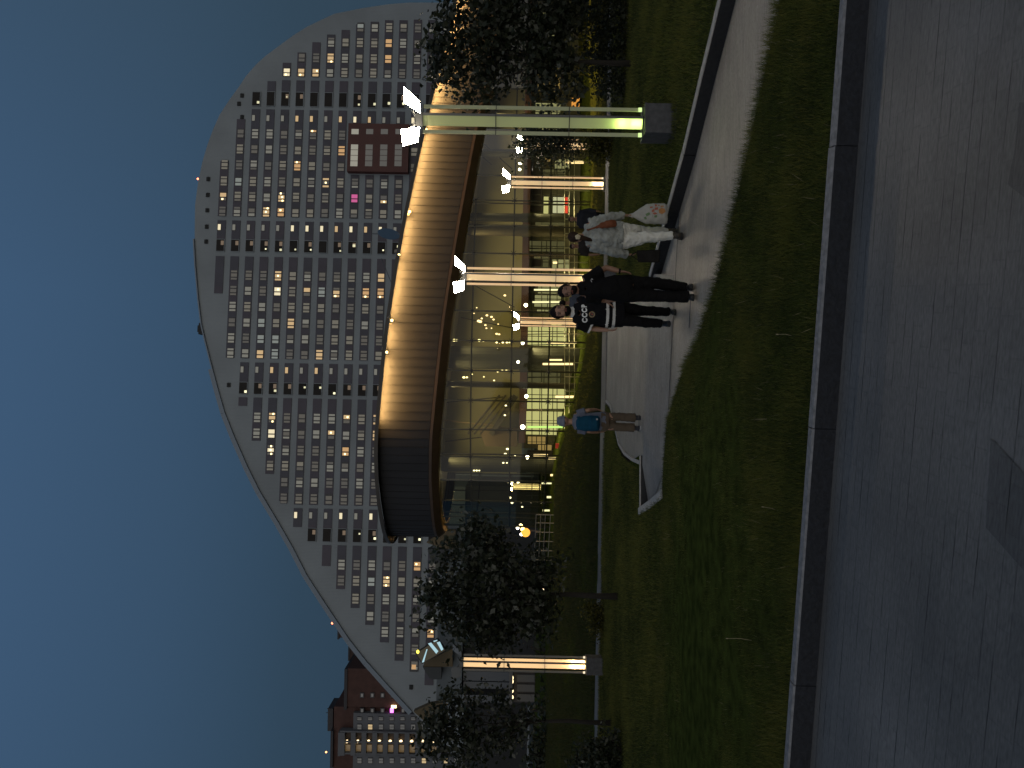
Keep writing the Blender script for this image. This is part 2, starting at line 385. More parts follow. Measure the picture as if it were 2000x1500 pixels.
# strip path parallel to the picture at about 20 m
sp_ = MB(); ys0, ys1 = 20.0, 21.0
def sy(x): return -.017*x
sp_.hexa([(-40, ys0+.4, -1.0), (40, ys0-.5, -1.0), (40, ys1-.5, -1.0), (-40, ys1+.4, -1.0)], [(-40, ys0+.4, -.28), (40, ys0-.5, -.28), (40, ys1-.5, -.28), (-40, ys1+.4, -.28)])
struct(sp_.build('footpath', paving('strip_pavers', (.13, .125, .12), (.155, .15, .14), (.05, .05, .05), .4, .2, 0, .25)))
# lawns
G_SOIL = leaf_mat('lawn_base', (.024, .031, .008), (.058, .072, .016), 6, .0, 1)
G_SOIL.node_tree.nodes['Principled BSDF'].inputs['Specular IOR Level'].default_value = 0
def lawn_mesh(poly, zf, name='lawn'):
    mb = MB(); mb.add([Vector((p.x, p.y, zf(p))) for p in poly], [tuple(range(len(poly)))])
    o = mb.build(name, G_SOIL); bm = bmesh.new(); bm.from_mesh(o.data)
    bmesh.ops.triangulate(bm, faces=bm.faces[:], ngon_method='EAR_CLIP'); bm.to_mesh(o.data); bm.free(); struct(o); return o
kedge = [kp(s, .07) for s in (-2.3, 0, 2, 4, 6, 8, 25)]            # right to left
near_poly = kedge+[Vector((-20, 11.6, 0)), Vector((e1.x, e1.y+.0, 0))]+[p for p in NE[::-1][1:-1]]
def zf_near(p):
    t = (Vector((p.x, p.y, 0))-kr0).dot(kn); return .11-.16*max(0, min(1, t/3.2))
lawn_near = lawn_mesh(near_poly, lambda p: zf_near(p))
mid_poly = [Vector((p.x, p.y+.1, 0)) for p in FE]+[Vector((p.x+.06, p.y, 0)) for p in cr_right[1:]]+[Vector((cr_right[-1].x, ys0+.05, 0)), Vector((40, ys0-.4, 0)), kp(-38, .07), kp(-5.05, .07)]
lawn_right = lawn_mesh(mid_poly, lambda p: LZ(p.y))
left_poly = [Vector((e1.x+.03, e1.y, 0)), Vector((e0.x+.03, e0.y+.1, 0)), Vector((LK[0].x, LK[0].y+.09, 0)), Vector((L0.x-.1, L0.y+.07, 0))]+[Vector((p.x-.06, p.y, 0)) for p in cr_left[1:]]+[Vector((cr_left[-1].x, ys0+.1, 0)), Vector((-40, ys0+.5, 0)), Vector((-40, 11.6, 0)), Vector((-20, 11.6, 0))]
lawn_left = lawn_mesh(left_poly, lambda p: LZ(p.y))
def zt(x, y):
    b = 1-sstep(-5.5, 3.0, x+ (y-34)*.05)
    low = -.3-.85*sstep(20.9, 22.6, y)-.2*sstep(24, 30, y)-.25*sstep(3, 14, x)*sstep(24, 36, y)
    hi = -.3+.42*sstep(21, 34, y)
    return low*(1-b)+hi*b
xs = np.linspace(-60, 60, 121); ysx = np.linspace(20.9, 62, 83)
X, Y = np.meshgrid(xs, ysx); Z = zt(X, Y)+.03*np.sin(X*1.3+Y)*np.cos(Y*.9)
mb = MB(); mb.v = list(zip(X.ravel(), Y.ravel(), Z.ravel())); nx = len(xs)
mb.f = [(j*nx+i, j*nx+i+1, (j+1)*nx+i+1, (j+1)*nx+i) for j in range(len(ysx)-1) for i in range(nx-1)]; mb.mi = [0]*len(mb.f)
struct(mb.build('lawn', G_SOIL, smooth=True))
# grass blades
GR = [leaf_mat('grass_green', (.05, .066, .016), (.105, .125, .026), 2.2, .3, .75), leaf_mat('grass_yellow', (.11, .115, .022), (.165, .16, .036), 3, .3, .75), mat('grass_straw', (.3, .26, .15), .8), leaf_mat('grass_dark', (.02, .028, .009), (.046, .056, .016), 2.2, .3, .75)]
def inpoly(x, y, poly):
    r = np.zeros(len(x), bool); n = len(poly); j = n-1
    for i in range(n):
        xi, yi, xj, yj = poly[i].x, poly[i].y, poly[j].x, poly[j].y
        if yi != yj: r ^= ((yi > y) != (yj > y)) & (x < (xj-xi)*(y-yi)/(yj-yi)+xi)
        j = i
    return r
GRB = [leaf_mat('bank_grass', (.018, .026, .009), (.038, .05, .014), 2.2, .3, .75), leaf_mat('bank_grass_yellow', (.035, .04, .012), (.055, .058, .018), 3, .3, .75)]
def blades(name, x, y, z, h, wd, lean, mi, GR=GR):
    n = len(x); a = rng.uniform(0, 2*np.pi, n); ux, uy = np.cos(a)*wd, np.sin(a)*wd
    b = rng.uniform(0, 2*np.pi, n); l = h*lean*rng.uniform(.2, 1, n)
    V = np.zeros((n, 3, 3))
    V[:, 0] = np.stack([x-ux, y-uy, z-.01], 1); V[:, 1] = np.stack([x+ux, y+uy, z-.01], 1)
    V[:, 2] = np.stack([x+np.cos(b)*l, y+np.sin(b)*l, z+h], 1)
    return np_mesh(name, V.reshape(-1, 3), 3, GR, mi)
def view_pts(n, y0, y1, pw=1.0):
    """points more dense near the camera, inside the view wedge and a margin"""
    t = rng.random(n)**pw; y = y0+(y1-y0)*t; hw = y*.56+.8
    return rng.uniform(-1, 1, n)*hw, y
x, y = view_pts(480000, 4.3, 11.8, .95)
k = inpoly(x, y, near_poly); x, y = x[k], y[k]
tt = ((x-kr0.x)*kn.x+(y-kr0.y)*kn.y); z = .11-.16*np.clip(tt/3.2, 0, 1)
clump = np.sin(x*3.1+np.sin(y*2.3)*1.5)*np.cos(y*2.7+np.sin(x*1.7))
h = .03+.045*rng.random(len(x))**2+.018*clump; h = np.clip(h, .018, .1)
edge = np.full(len(x), 9.); 
for a, b in zip(NE, NE[1:]):
    ax, ay, bx, by = a.x, a.y, b.x, b.y; l2 = (bx-ax)**2+(by-ay)**2
    s = np.clip(((x-ax)*(bx-ax)+(y-ay)*(by-ay))/l2, 0, 1); edge = np.minimum(edge, np.hypot(x-ax-s*(bx-ax), y-ay-s*(by-ay)))
h += np.where((edge < .14) & (x > .2), rng.random(len(x))*.07, 0)
mi = (rng.random(len(x)) < .34+.3*clump).astype(int); q_ = rng.random(len(x)); mi[q_ < .24-.22*clump] = 3; st = rng.random(len(x)); mi[st < .0016] = 2; h[st < .0016] *= 1.5
g = blades('grass', x, y, z, h, .0022+.0006*y/6, .75, mi); tag(g, 'dark uneven mown grass between the near kerb and the middle path', 'grass', kind='stuff')
x, y = view_pts(300000, 8.2, 20.2, .8)
k = inpoly(x, y, mid_poly) | inpoly(x, y, left_poly); x, y = x[k], y[k]
z = -.05-.25*np.clip((y-12.6)/7.4, 0, 1); clump = np.sin(x*1.9+np.sin(y*1.1))*np.cos(y*1.6+x*.6)
h = np.clip(.035+.035*rng.random(len(x))+.02*clump, .02, .1); mi = (rng.random(len(x)) < .35+.25*clump).astype(int); q_ = rng.random(len(x)); mi[q_ < .25-.25*clump] = 3
g = blades('grass', x, y, z, h, .004+.0002*y, .7, mi); tag(g, 'green grass on the lawns beyond the middle path', 'grass', kind='stuff')
x, y = view_pts(150000, 21.1, 40, 1.0); z = zt(x, y)
clump = np.sin(x*1.1+np.sin(y*.7))*np.cos(y*.9+x*.3); h = np.clip(.08+.08*rng.random(len(x))+.06*clump, .04, .3); mi = (rng.random(len(x)) < .2).astype(int)
k = ~((x > -8) & (y > 36.5-.0*x)); x, y, z, h, mi = x[k], y[k], z[k], h[k], mi[k]
g = blades('grass', x, y, z, h, .012, .6, mi, GRB); tag(g, 'rough dark grass on the bank round the glass pavilion', 'grass', kind='stuff')
# a few tall dry stalks in the near lawn
for (pa, pb) in (((1480, 1254), (1420, 1247)), ((1561, 661), (1518, 653)), ((1532, 1003), (1490, 990))):
    a = onz(*pa, .03); dq = a.y; b = at(pb[0], pb[1], dq+.05); c = (a+b)/2+Vector((.015, 0, .02))
    mbs = MB(); mbs.tube([a-Vector((0, 0, .03)), c, b], [.0028, .0022, .0016], 5); mbs.ball(b, (.005, .005, .012), 6, 5)
    o = mbs.build('grass_stalk', GR[2], smooth=True)
    tag(o, {1480: 'pale dry grass stalk bent over in the lawn, the longest one', 1561: 'short dry grass stalk with a seed head close to the kerb', 1532: 'thin dry grass stalk curving left near the middle of the kerb'}[pa[0]], 'grass stalk')
# ------------------------------------------------------------------ the arched apartment block
FA = Vector(((1265-750)/FPX*157.6, 157.6, 0)); FB = Vector(((350-750)/FPX*150.7, 150.7, 0))
FD = (FA-FB).normalized(); FN = Vector((FD.y, -FD.x, 0))            # FN points to the camera
if FN.y > 0: FN = -FN
def fpix(px, py):                 # pixel -> (t, z) on the facade
    r = ray(px, py); k = (FA-CAM).dot(FN)/r.dot(FN); p = CAM+r*k
    return (p-FA).dot(FD), p.z
def fpt(t, z, off=0): p = FA+FD*t+FN*off; return Vector((p.x, p.y, z))
ARCH = [(842, 5), (800, 5), (760, 8), (707, 16), (653, 27), (627, 39), (600, 52), (573, 69), (547, 88), (520, 108), (501, 125), (480, 149), (467, 169), (448, 195), (429, 224), (416, 253), (405, 283), (395, 317), (387, 355), (381, 400), (380, 467), (383, 520), (389, 587), (395, 635), (403, 669), (416, 720), (429, 768), (440, 806), (459, 854), (485, 913), (509, 961), (544, 1019), (573, 1070), (600, 1123), (635, 1177), (653, 1204), (683, 1249), (717, 1292), (760, 1340), (805, 1389)]
arch = [fpix(*p) for p in ARCH]
arch = [(arch[0][0]+.3, -1.7)]+arch+[(arch[-1][0]-8, 14), (arch[-1][0]-14, -1.7)]
bld = empty('arched_apartment_block', fpt(-35, -1.7), 'huge pale grey arched apartment block with dark window bands behind the glass pavilion', 'building')
BL = bld.location.copy()
def bt(p): return p-BL
FAC = mat('facade_sheet', (.182, .212, .236), .6, var=.13, vscale=.11)
# profiled cladding: fine vertical ribs
ntf = FAC.node_tree; bf = ntf.nodes['Principled BSDF']
wv = ntf.nodes.new('ShaderNodeTexWave'); wv.wave_type = 'BANDS'; wv.bands_direction = 'X'; wv.inputs['Scale'].default_value = 1.1; wv.inputs['Distortion'].default_value = .3
tcf = ntf.nodes.new('ShaderNodeTexCoord'); ntf.links.new(tcf.outputs['Object'], wv.inputs[0])
bpf = ntf.nodes.new('ShaderNodeBump'); bpf.inputs['Strength'].default_value = .25; bpf.inputs['Distance'].default_value = .1
ntf.links.new(wv.outputs['Fac'], bpf.inputs['Height']); ntf.links.new(bpf.outputs[0], bf.inputs['Normal'])
wb = MB(); n = len(arch); fr = [bt(fpt(t, z)) for t, z in arch]; bkp = [bt(fpt(t, z, -17)) for t, z in arch]
wb.add(fr+bkp, [tuple(range(n)), tuple(range(2*n-1, n-1, -1))]+[(i, n+i, n+(i+1) % n, (i+1) % n) for i in range(n)])
wo_ = wb.build('wall', FAC, bld)
bm = bmesh.new(); bm.from_mesh(wo_.data); bmesh.ops.triangulate(bm, faces=[f for f in bm.faces if len(f.verts) > 4], ngon_method='EAR_CLIP'); bm.to_mesh(wo_.data); bm.free()
# roof edge: bluish metal capping that follows the arch
cb = MB(); pts = [Vector((t, z)) for t, z in arch[1:41]]
for a, b in zip(pts, pts[1:]):
    d_ = (b-a).normalized(); nn = Vector((d_.y, -d_.x))
    if nn.dot(a-Vector((-45, 10))) < 0: nn = -nn
    if a.x > -22: continue
    wd = .25 if a.x > -50 else .9
    q = [a, b, b+nn*wd, a+nn*wd]
    cb.hexa([bt(fpt(p.x, p.y, .35)) for p in q], [bt(fpt(p.x, p.y, -17.1)) for p in q])
cb.build('roof_edge', mat('roof_edge_metal', (.16, .2, .25), .6), bld)
z1 = fpix(458.7, 500)[1]; z11 = fpix(745.3, 500)[1]; PZ = (z1-z11)/10
def rowz(i): return z1-PZ*(i-1)
EXT = {0: (315, 573, 437), 1: (233, 699, 467), 2: (180, 793, 497), 3: (159, 861, 527), 4: (123, 926, 556), 5: (103, 979, 585), 6: (83, 1030, 614), 7: (68, 1073, 645), 8: (59, 1106, 673), 9: (48, 1151, 702), 10: (43, 1188, 731), 11: (40, 1221, 759), 12: (40, 1255, 787), 13: (39, 1291, 816), 14: (39, 1311, 811), 15: (39, 1338, 840)}
def tcol(py, pv): return fpix(pv, py)[0]
# column positions measured at a reference height
WIN = [(54.7, 750), (85, 750), (116, 750), (144, 750)]+[(262.7, 550), (293, 550), (324, 550), (356, 550), (385.5, 550), (414.7, 530)]+[(538.7, 520), (569, 520), (600, 520), (631, 520), (661.5, 520), (691, 520)]+[(817.5, 620), (848.5, 620), (880.7, 620), (911, 620), (942.7, 620), (974.5, 620)]+[(1103, 690), (1134, 690), (1169, 700), (1202.7, 710), (1233, 720), (1266.7, 740), (1297, 760)]
WIN = [tcol(*p) for p in WIN]
SEG = [(30, 152, 750, 'band'), (157, 180, 550, 'band'), (180, 208, 550, 'loggia'), (214.5, 424, 550, 'band'), (432, 469, 520, 'band'), (469, 492.5, 520, 'loggia'), (502, 700.5, 520, 'band'), (709, 747.5, 540, 'band'), (747.5, 770.7, 540, 'loggia'), (779, 986, 620, 'band'), (994, 1032, 640, 'band'), (1032, 1058, 640, 'loggia'), (1066, 1345, 690, 'band')]
SEG = [(tcol(a, c), tcol(b, c), k) for a, b, c, k in SEG]
SML = [tcol(232, 550), tcol(445.5, 520), tcol(723, 540), tcol(1007, 640)]
BANDM = [mat('band_plum', (.042, .038, .058), .45, var=.15, vscale=.3), mat('band_slate', (.036, .038, .058), .45, var=.15, vscale=.3)]
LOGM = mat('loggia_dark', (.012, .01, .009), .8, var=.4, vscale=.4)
FRM = mat('window_frame_dark', (.03, .032, .038), .4)
def wmat(nm, c, s): return mat(nm, (.19, .18, .16), .3, emit=c, es=s)
WM = [wmat('pane_curtain', (.9, .82, .62), .085), wmat('pane_pale', (.85, .85, .72), .12), wmat('pane_dim', (.8, .74, .62), .03), wmat('pane_cool', (.75, .87, .82), .17), wmat('pane_dark', (.5, .5, .5), .03), wmat('pane_warm', (1, .66, .30), .5), wmat('pane_amber', (1, .55, .2), .48), wmat('pane_bright', (1, .86, .55), .8), wmat('pane_magenta', (1, .1, .45), .5)]
GLOW = emis('room_lamp', (1, .78, .38), 3.2)
BH = 1.78/2
rnd = random.Random(5)
lit_fix = {}
for (px, py, kk) in ((760, 75, 6), (757, 105, 6), (640, 113, 5), (558, 143, 7), (587, 143, 5), (613, 143, 5), (465, 352, 3), (545, 540, 5), (543, 570, 7), (571, 632, 5), (537, 690, 7), (512, 630, 3), (510, 660, 3), (697, 389, 8), (532, 817, 5), (530, 849, 7), (530, 880, 7), (676, 882, 6), (680, 815, 5), (647, 848, 5), (738, 540, 5), (740, 570, 6), (718, 570, 6), (755, 1134, 5), (812, 1103, 6), (638, 351, 5), (517, 415, 5), (840, 1233, 6), (598, 571, 5), (618, 693, 5), (735, 820, 5), (733, 848, 5), (525, 692, 3)):
    lit_fix[(px, py)] = kk
LITP = [(fpix(*k), v) for k, v in lit_fix.items()]
allwin = []; SEGP = []
red_a = fpix(683, 246); red_b = fpix(800, 341)
def in_red(t, z): return red_b[0]-1.2 < t < red_a[0]+1.2 and fpix(800, 290)[1]-.5 < z < fpix(681, 290)[1]+.3
for r in range(0, 16):
    z = rowz(r); ya, yb, vr = EXT[r]; tR, tL = tcol(ya, vr), tcol(yb, vr)
    for (sa, sb, kind) in SEG:
        a = min(sa, tR); b = max(sb, tL)
        if a-b < 1.2: continue
        if kind == 'band':
            if in_red((a+b)/2, z) and a-b > 10:
                parts = [(a, red_a[0]+.3), (red_b[0]-.3, b)]
            else: parts = [(a, b)]
            for p, q in parts:
                if p-q < .6: continue
                # break into panels with slightly different tones
                x = p; mb = MB(); SEGP.append((p-q, mb))
                while x-q > .3:
                    wdt = min(3.3 if rnd.random() < .7 else 6.5, x-q)
                    mb.box(bt(fpt(x-wdt/2, z, .06+.004*rnd.random())), (wdt, .12, 2*BH), rot=Matrix.Rotation(math.atan2(FD.y, FD.x), 3, 'Z'), mi=rnd.randrange(2)); x -= wdt
        else:
            if in_red((a+b)/2, z): continue
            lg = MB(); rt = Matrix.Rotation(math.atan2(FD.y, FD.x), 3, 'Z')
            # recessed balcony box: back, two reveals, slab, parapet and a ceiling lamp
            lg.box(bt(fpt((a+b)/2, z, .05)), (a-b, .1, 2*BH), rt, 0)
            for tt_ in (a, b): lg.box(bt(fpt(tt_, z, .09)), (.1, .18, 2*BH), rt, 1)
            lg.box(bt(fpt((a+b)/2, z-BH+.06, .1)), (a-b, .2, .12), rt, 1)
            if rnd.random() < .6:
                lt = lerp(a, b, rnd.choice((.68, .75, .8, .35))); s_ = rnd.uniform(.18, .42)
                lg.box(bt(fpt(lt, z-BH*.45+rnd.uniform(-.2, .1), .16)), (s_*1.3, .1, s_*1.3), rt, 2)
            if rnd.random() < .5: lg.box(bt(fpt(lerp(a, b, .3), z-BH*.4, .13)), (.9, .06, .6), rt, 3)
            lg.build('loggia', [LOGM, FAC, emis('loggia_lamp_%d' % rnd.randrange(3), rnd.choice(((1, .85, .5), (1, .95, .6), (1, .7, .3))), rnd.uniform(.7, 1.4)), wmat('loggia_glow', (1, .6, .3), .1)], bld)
    for t in WIN:
        if not (tL+.4 < t < tR-.4) or in_red(t, z): continue
        if r == 0 and t < tcol(430, 437): continue
        kk = None
        for (lt, lz), v in LITP:
            if abs(lt-t) < 1.5 and abs(lz-z) < 1.4: kk = v
        if kk is None: kk = rnd.choices([0, 1, 2, 3, 4, 5, 6], [30, 24, 26, 4, 12, 1.5, 1.5])[0]
        allwin.append((t, z, kk, 0))
    for t in SML:
        if tL+1.5 < t < tR-1 and not in_red(t, z): allwin.append((t, z, 0, 1))
SEGP.sort(key=lambda q: -q[0]); rb0 = MB()
for i, (L_, mb) in enumerate(SEGP):
    if i < 100: mb.build('window_band', BANDM, bld)
    else: rb0.add(mb.v, mb.f); rb0.mi[-len(mb.mi):] = mb.mi
if rb0.v: o = rb0.build('window_bands', BANDM, bld); o['kind'] = 'stuff'
def window(mb, t, z, kk, small):
    rt = Matrix.Rotation(math.atan2(FD.y, FD.x), 3, 'Z')
    if small:
        mb.box(bt(fpt(t, z+.42, .14)), (1.42, .08, .76), rt, 9); mb.box(bt(fpt(t, z+.42, .19)), (1.22, .06, .58), rt, 7 if rnd.random() < .25 else 1+(rnd.random() < .3)*4); return
    wd, hh = 2.06, 1.42; zc = z-.08
    mb.box(bt(fpt(t, zc, .14)), (wd, .08, hh), rt, 9)
    style = rnd.random(); ps = (.38, .70, .38) if style < .62 else ((.82, .6) if style < .85 else (.0, .8, .55))
    tot = sum(ps)+.24*(len(ps)-1); x = t+tot/2
    for i, p in enumerate(ps):
        if p > .1:
            k2_ = kk if rnd.random() < .78 else rnd.choice((2, 4, kk))
            mb.box(bt(fpt(x-p/2, zc, .19)), (p, .05, hh-.16), rt, k2_)
            if kk in (5, 6, 7) and rnd.random() < .4: mb.box(bt(fpt(x-p/2, zc+rnd.uniform(-.3, .2), .225)), (.34, .03, .34), rt, 10)
        x -= p+.24
allwin.sort(key=lambda q: (0 if q[2] in (5, 6, 7, 8, 3) else 1, q[3], q[0]))
rest = MB(); WMS = WM+[FRM, GLOW]
for i, q in enumerate(allwin):
    if i < 100:
        mb = MB(); window(mb, *q); o = mb.build('window', WMS, bld)
        if q[2] == 8: o['label'] = 'window lit magenta pink'
    else: window(rest, *q)
o = rest.build('windows', WMS, bld); o['kind'] = 'stuff'
# the projecting dark red box with its four rows of glazing
rb_ = MB(); zt_, zb_ = fpix(682, 290)[1], fpix(800, 290)[1]; rt = Matrix.Rotation(math.atan2(FD.y, FD.x), 3, 'Z')
rb_.box(bt(fpt((red_a[0]+red_b[0])/2, (zt_+zb_)/2, .7)), (red_a[0]-red_b[0], 1.4, zt_-zb_), rt)
rbo = rb_.build('red_bay', mat('red_panel', (.06, .014, .011), .5, var=.15, vscale=.4), bld)
for j in range(4):
    zz = rowz(9+j)+0; 
    if zz < zb_+.5: continue
    for (pa, pb, style) in ((257, 268, 'w'), (287, 330, 's')):
        gm = MB(); a = tcol(pa, 702+28*j); b = tcol(pb, 702+28*j); nseg = 1 if style == 'w' else 4
        for i in range(nseg):
            x0, x1 = lerp(a, b, i/nseg), lerp(a, b, (i+1)/nseg)
            gm.box(bt(fpt((x0+x1)/2, zz, 1.43)), (abs(x0-x1)-.12, .06, 1.5), rt, 0)
        gm.build('glazing', wmat('red_bay_glass_%d' % (j > 0), ((.9, .86, .7), (.6, .6, .58))[j > 0], (.26, .05)[j > 0]), rbo)
# small vents near the crown, beacon mast, lift vent
vm = mat('vent_black', (.01, .012, .014), .7)
for (px, py) in ((407, 350), (406, 381), (405, 411), (404, 443), (403, 472), (473, 187), (467, 203), (473, 229), (447, 752), (803, 1342)):
    t, z = fpix(px, py); v_ = MB(); v_.box(bt(fpt(t, z, .08)), (.85, .16, .75), rt); v_.box(bt(fpt(t, z, .2)), (.95, .08, .1), rt); v_.build('vent', vm, bld)
t, z = fpix(380, 343); be = MB(); be.tube([bt(fpt(t, z-1.2, -2)), bt(fpt(t, z+.1, -2))], .06, 6); bo = be.build('beacon_mast', vm, bld)
be = MB(); be.ball(bt(fpt(t, z+.15, -2)), .22, 8, 6); be.build('beacon_lamp', emis('beacon_red', (1, .22, .1), 5), bo)
t, z = fpix(393, 640); be = MB(); be.box(bt(fpt(t, z+.5, -2)), (2.4, 1.5, 1.2), rt); be.box(bt(fpt(t, z+1.25, -2)), (1.4, 1.0, .4), rt); be.build('rooftop_unit', vm, bld)
# ------------------------------------------------------------------ red-brown tower block far left
def dbox(mb, px0, py0, px1, py1, d, depth, mi=0):
    """block whose front face fills the pixel rectangle at depth d; px = photo x (downwards is larger), py = photo y"""
    a = at(px0, (py0+py1)/2, d); b = at(px1, (py0+py1)/2, d); l = at((px0+px1)/2, py1, d); r_ = at((px0+px1)/2, py0, d)
    mb.box(((l.x+r_.x)/2, d+depth/2, (a.z+b.z)/2), (abs(r_.x-l.x), depth, abs(a.z-b.z)), mi=mi)
BRK = mat('red_brick', (.06, .03, .025), .85, var=.2, vscale=.5); WHT = mat('white_render', (.10, .108, .122), .8, var=.1, vscale=.3)
D1 = 232.0
rt_ = empty('brick_tower_block', at(900, 1430, D1), 'red brick tower block with white balconies and lit lamps at the far left', 'building')
def rbl(mb, name, ms, parent=rt_):
    o = mb.build(name, ms, parent); o.location = -parent.location if parent is rt_ else (0, 0, 0); return o
zlow = 1010
b_ = MB(); dbox(b_, 678, 1309, zlow, 1384, D1, 20); wall = rbl(b_, 'wall', BRK)
b_ = MB(); dbox(b_, 650, 1384, zlow, 1640, D1+1, 20); rbl(b_, 'wall', BRK)
b_ = MB(); dbox(b_, 672, 1307, 678, 1386, D1-.3, 20.6); dbox(b_, 640, 1384, 650, 1428, D1+2, 8); dbox(b_, 645, 1428, 650, 1500, D1, 12); rbl(b_, 'roof', mat('roof_dark', (.03, .03, .035), .7))
b_ = MB()
for yy in (1384, 1392, 1400, 1408): b_.tube([at(637+(yy % 3)*2, yy, D1+3), at(642, yy, D1+3)], .12, 5)
dbox(b_, 641, 1383, 642, 1410, D1+3, .3); rbl(b_, 'rooftop_railing', mat('roof_rail', (.05, .05, .05), .6))
b_ = MB(); dbox(b_, 690, 1396, zlow, 1430, D1-.6, 1.8); dbox(b_, 688, 1476, zlow, 1640, D1-.6, 1.8); rbl(b_, 'wall_panel', WHT)
b_ = MB(); dbox(b_, 660, 1431, 664, 1477, D1-1.6, 2.8); 
for x0 in range(664, 880, 21): dbox(b_, x0, 1431, x0+9, 1476, D1-1.6, 2.6)
for yy in (1431, 1451, 1474): dbox(b_, 664, yy, zlow, yy+3, D1-1.5, 2.2)
rbl(b_, 'balcony_tower', WHT)
b_ = MB(); dbox(b_, 664, 1433, zlow, 1474, D1-.2, .5); rbl(b_, 'balcony_back', mat('balcony_dark', (.06, .045, .035), .8))
LB = emis('balcony_lamp', (1, .75, .42), 2.6)
for k in range(9):
    x0 = 678+21*k; l_ = MB(); p = at(x0, 1448, D1-.9); l_.ball(p, .5, 8, 6); rbl(l_, 'balcony_lamp', LB)
    w_ = MB(); dbox(w_, x0-6, 1455, x0+6, 1470, D1-.35, .2); rbl(w_, 'balcony_window', wmat('balcony_amber', (1, .6, .2), .3 if k % 3 else .08))
for k in range(11):
    x0 = 702+21*k
    for (y0, y1) in ((1400, 1408), (1414, 1426), (1480, 1492)):
        w_ = MB(); dbox(w_, x0-5, y0, x0+5, y1, D1-.75, .4, 0); dbox(w_, x0-4, y0+1.5, x0+4, (y0+y1)/2-.6, D1-.85, .2, 1); dbox(w_, x0-4, (y0+y1)/2+.6, x0+4, y1-1.5, D1-.85, .2, 1)
        lit = (k, y0) in ((1, 1414), (6, 1480), (8, 1480)); rbl(w_, 'window', [FRM, wmat('tower_pane_%d' % lit, ((.6, .65, .7), (1, .72, .35))[lit], (.05, .5)[lit])])
for k in range(5):
    for y0 in (1353, 1383):
        w_ = MB(); dbox(w_, 703+20*k, y0, 711+20*k, y0+10, D1-.25, .5, 0); dbox(w_, 705+20*k, y0+2, 709+20*k, y0+8, D1-.35, .2, 1); rbl(w_, 'window', [FRM, wmat('tower_pane_0', (.6, .65, .7), .05)])
l_ = MB(); dbox(l_, 762, 1384, 768, 1392, D1-1, .3); rbl(l_, 'sign_lamp', emis('sign_magenta', (1, .15, .9), 4)); l_ = MB(); dbox(l_, 764, 1378, 774, 1383, D1-1, .3); rbl(l_, 'shop_lamp', emis('sign_warm', (1, .75, .35), 4))
l_ = MB(); l_.ball(at(637, 1469, D1), .3, 8, 6); rbl(l_, 'beacon_lamp', emis('beacon_orange', (1, .4, .15), 4))
# brown stepped roofs showing behind the arch
b2 = empty('brown_apartment_block', at(760, 1265, 250), 'brown stepped apartment block peeping over the low end of the arch', 'building')
def b2b(mb, name, ms): o = mb.build(name, ms, b2); o.location = -b2.location; return o
m_ = MB(); dbox(m_, 662, 1218, 1000, 1249, 250, 16); b2b(m_, 'wall', mat('brown_wall', (.05, .032, .027), .85, var=.2, vscale=.4))
m_ = MB(); dbox(m_, 683, 1249, 1000, 1291, 249, 16); b2b(m_, 'wall', MATS['brown_wall'])
m_ = MB(); dbox(m_, 655, 1212, 662, 1225, 250, 10); dbox(m_, 680, 1249, 683, 1291, 248.7, 16.6); dbox(m_, 659, 1225, 662, 1249, 249.8, 16.4); b2b(m_, 'roof', MATS['roof_dark'])
m_ = MB(); m_.ball(at(649, 1217, 252), .4, 8, 6); b2b(m_, 'beacon_lamp', MATS['beacon_red'])
# ------------------------------------------------------------------ podium and shops under the block, left of the pavilion
D2 = 112.0
pd = empty('podium_building', at(1060, 1230, D2), 'low grey podium with canted canopy and tan soffits below the arched block', 'building')
def pdb(mb, name, ms): o = mb.build(name, ms, pd); o.location = -pd.location; return o
PG = mat('podium_grey', (.10, .12, .135), .7, var=.12, vscale=.3); TAN = mat('tan_cladding', (.085, .066, .036), .7, var=.15, vscale=.3); PDK = mat('podium_dark', (.03, .036, .04), .6)
m_ = MB(); dbox(m_, 856, 950, 905, 1372, D2, 14); pdb(m_, 'fascia', PG)
m_ = MB(); dbox(m_, 905, 950, 1070, 1330, D2+1.5, 12); dbox(m_, 905, 1330, 1030, 1520, D2+3, 12); pdb(m_, 'wall', mat('podium_wall', (.016, .018, .02), .8, var=.3, vscale=.2))
def canted(pts, d0, dep, name, mt):
    m_ = MB(); m_.prism([at(a, b, d0) for a, b in pts], (0, dep, 0)); pdb(m_, name, mt)
canted([(833, 1060), (870, 1072), (890, 1072), (890, 1036), (868, 1036)], D2-1.2, 1.1, 'soffit_panel', TAN)
canted([(835, 1073), (842, 1098), (868, 1110), (868, 1073)], D2-1.4, 1.3, 'wall_panel', PDK)
canted([(828, 1294), (884, 1267), (884, 1302), (828, 1303)], D2-1.6, 1.2, 'soffit_panel', TAN)
canted([(826, 1303), (862, 1303), (862, 1327), (841, 1327), (832, 1314)], D2-1.7, 1.2, 'wall_panel', PDK)
canted([(808, 1390), (838, 1376), (870, 1372), (870, 1420), (828, 1408)], D2-1, 1.0, 'soffit_panel', TAN)
m_ = MB()
for (y0, y1) in ((1312, 1330), (1332, 1345), (1358, 1372)): dbox(m_, 905, y0, 1000, y1, D2+1.2, .25)
pdb(m_, 'shopfront_glass', mat('shop_glass', (.04, .055, .075), .2))
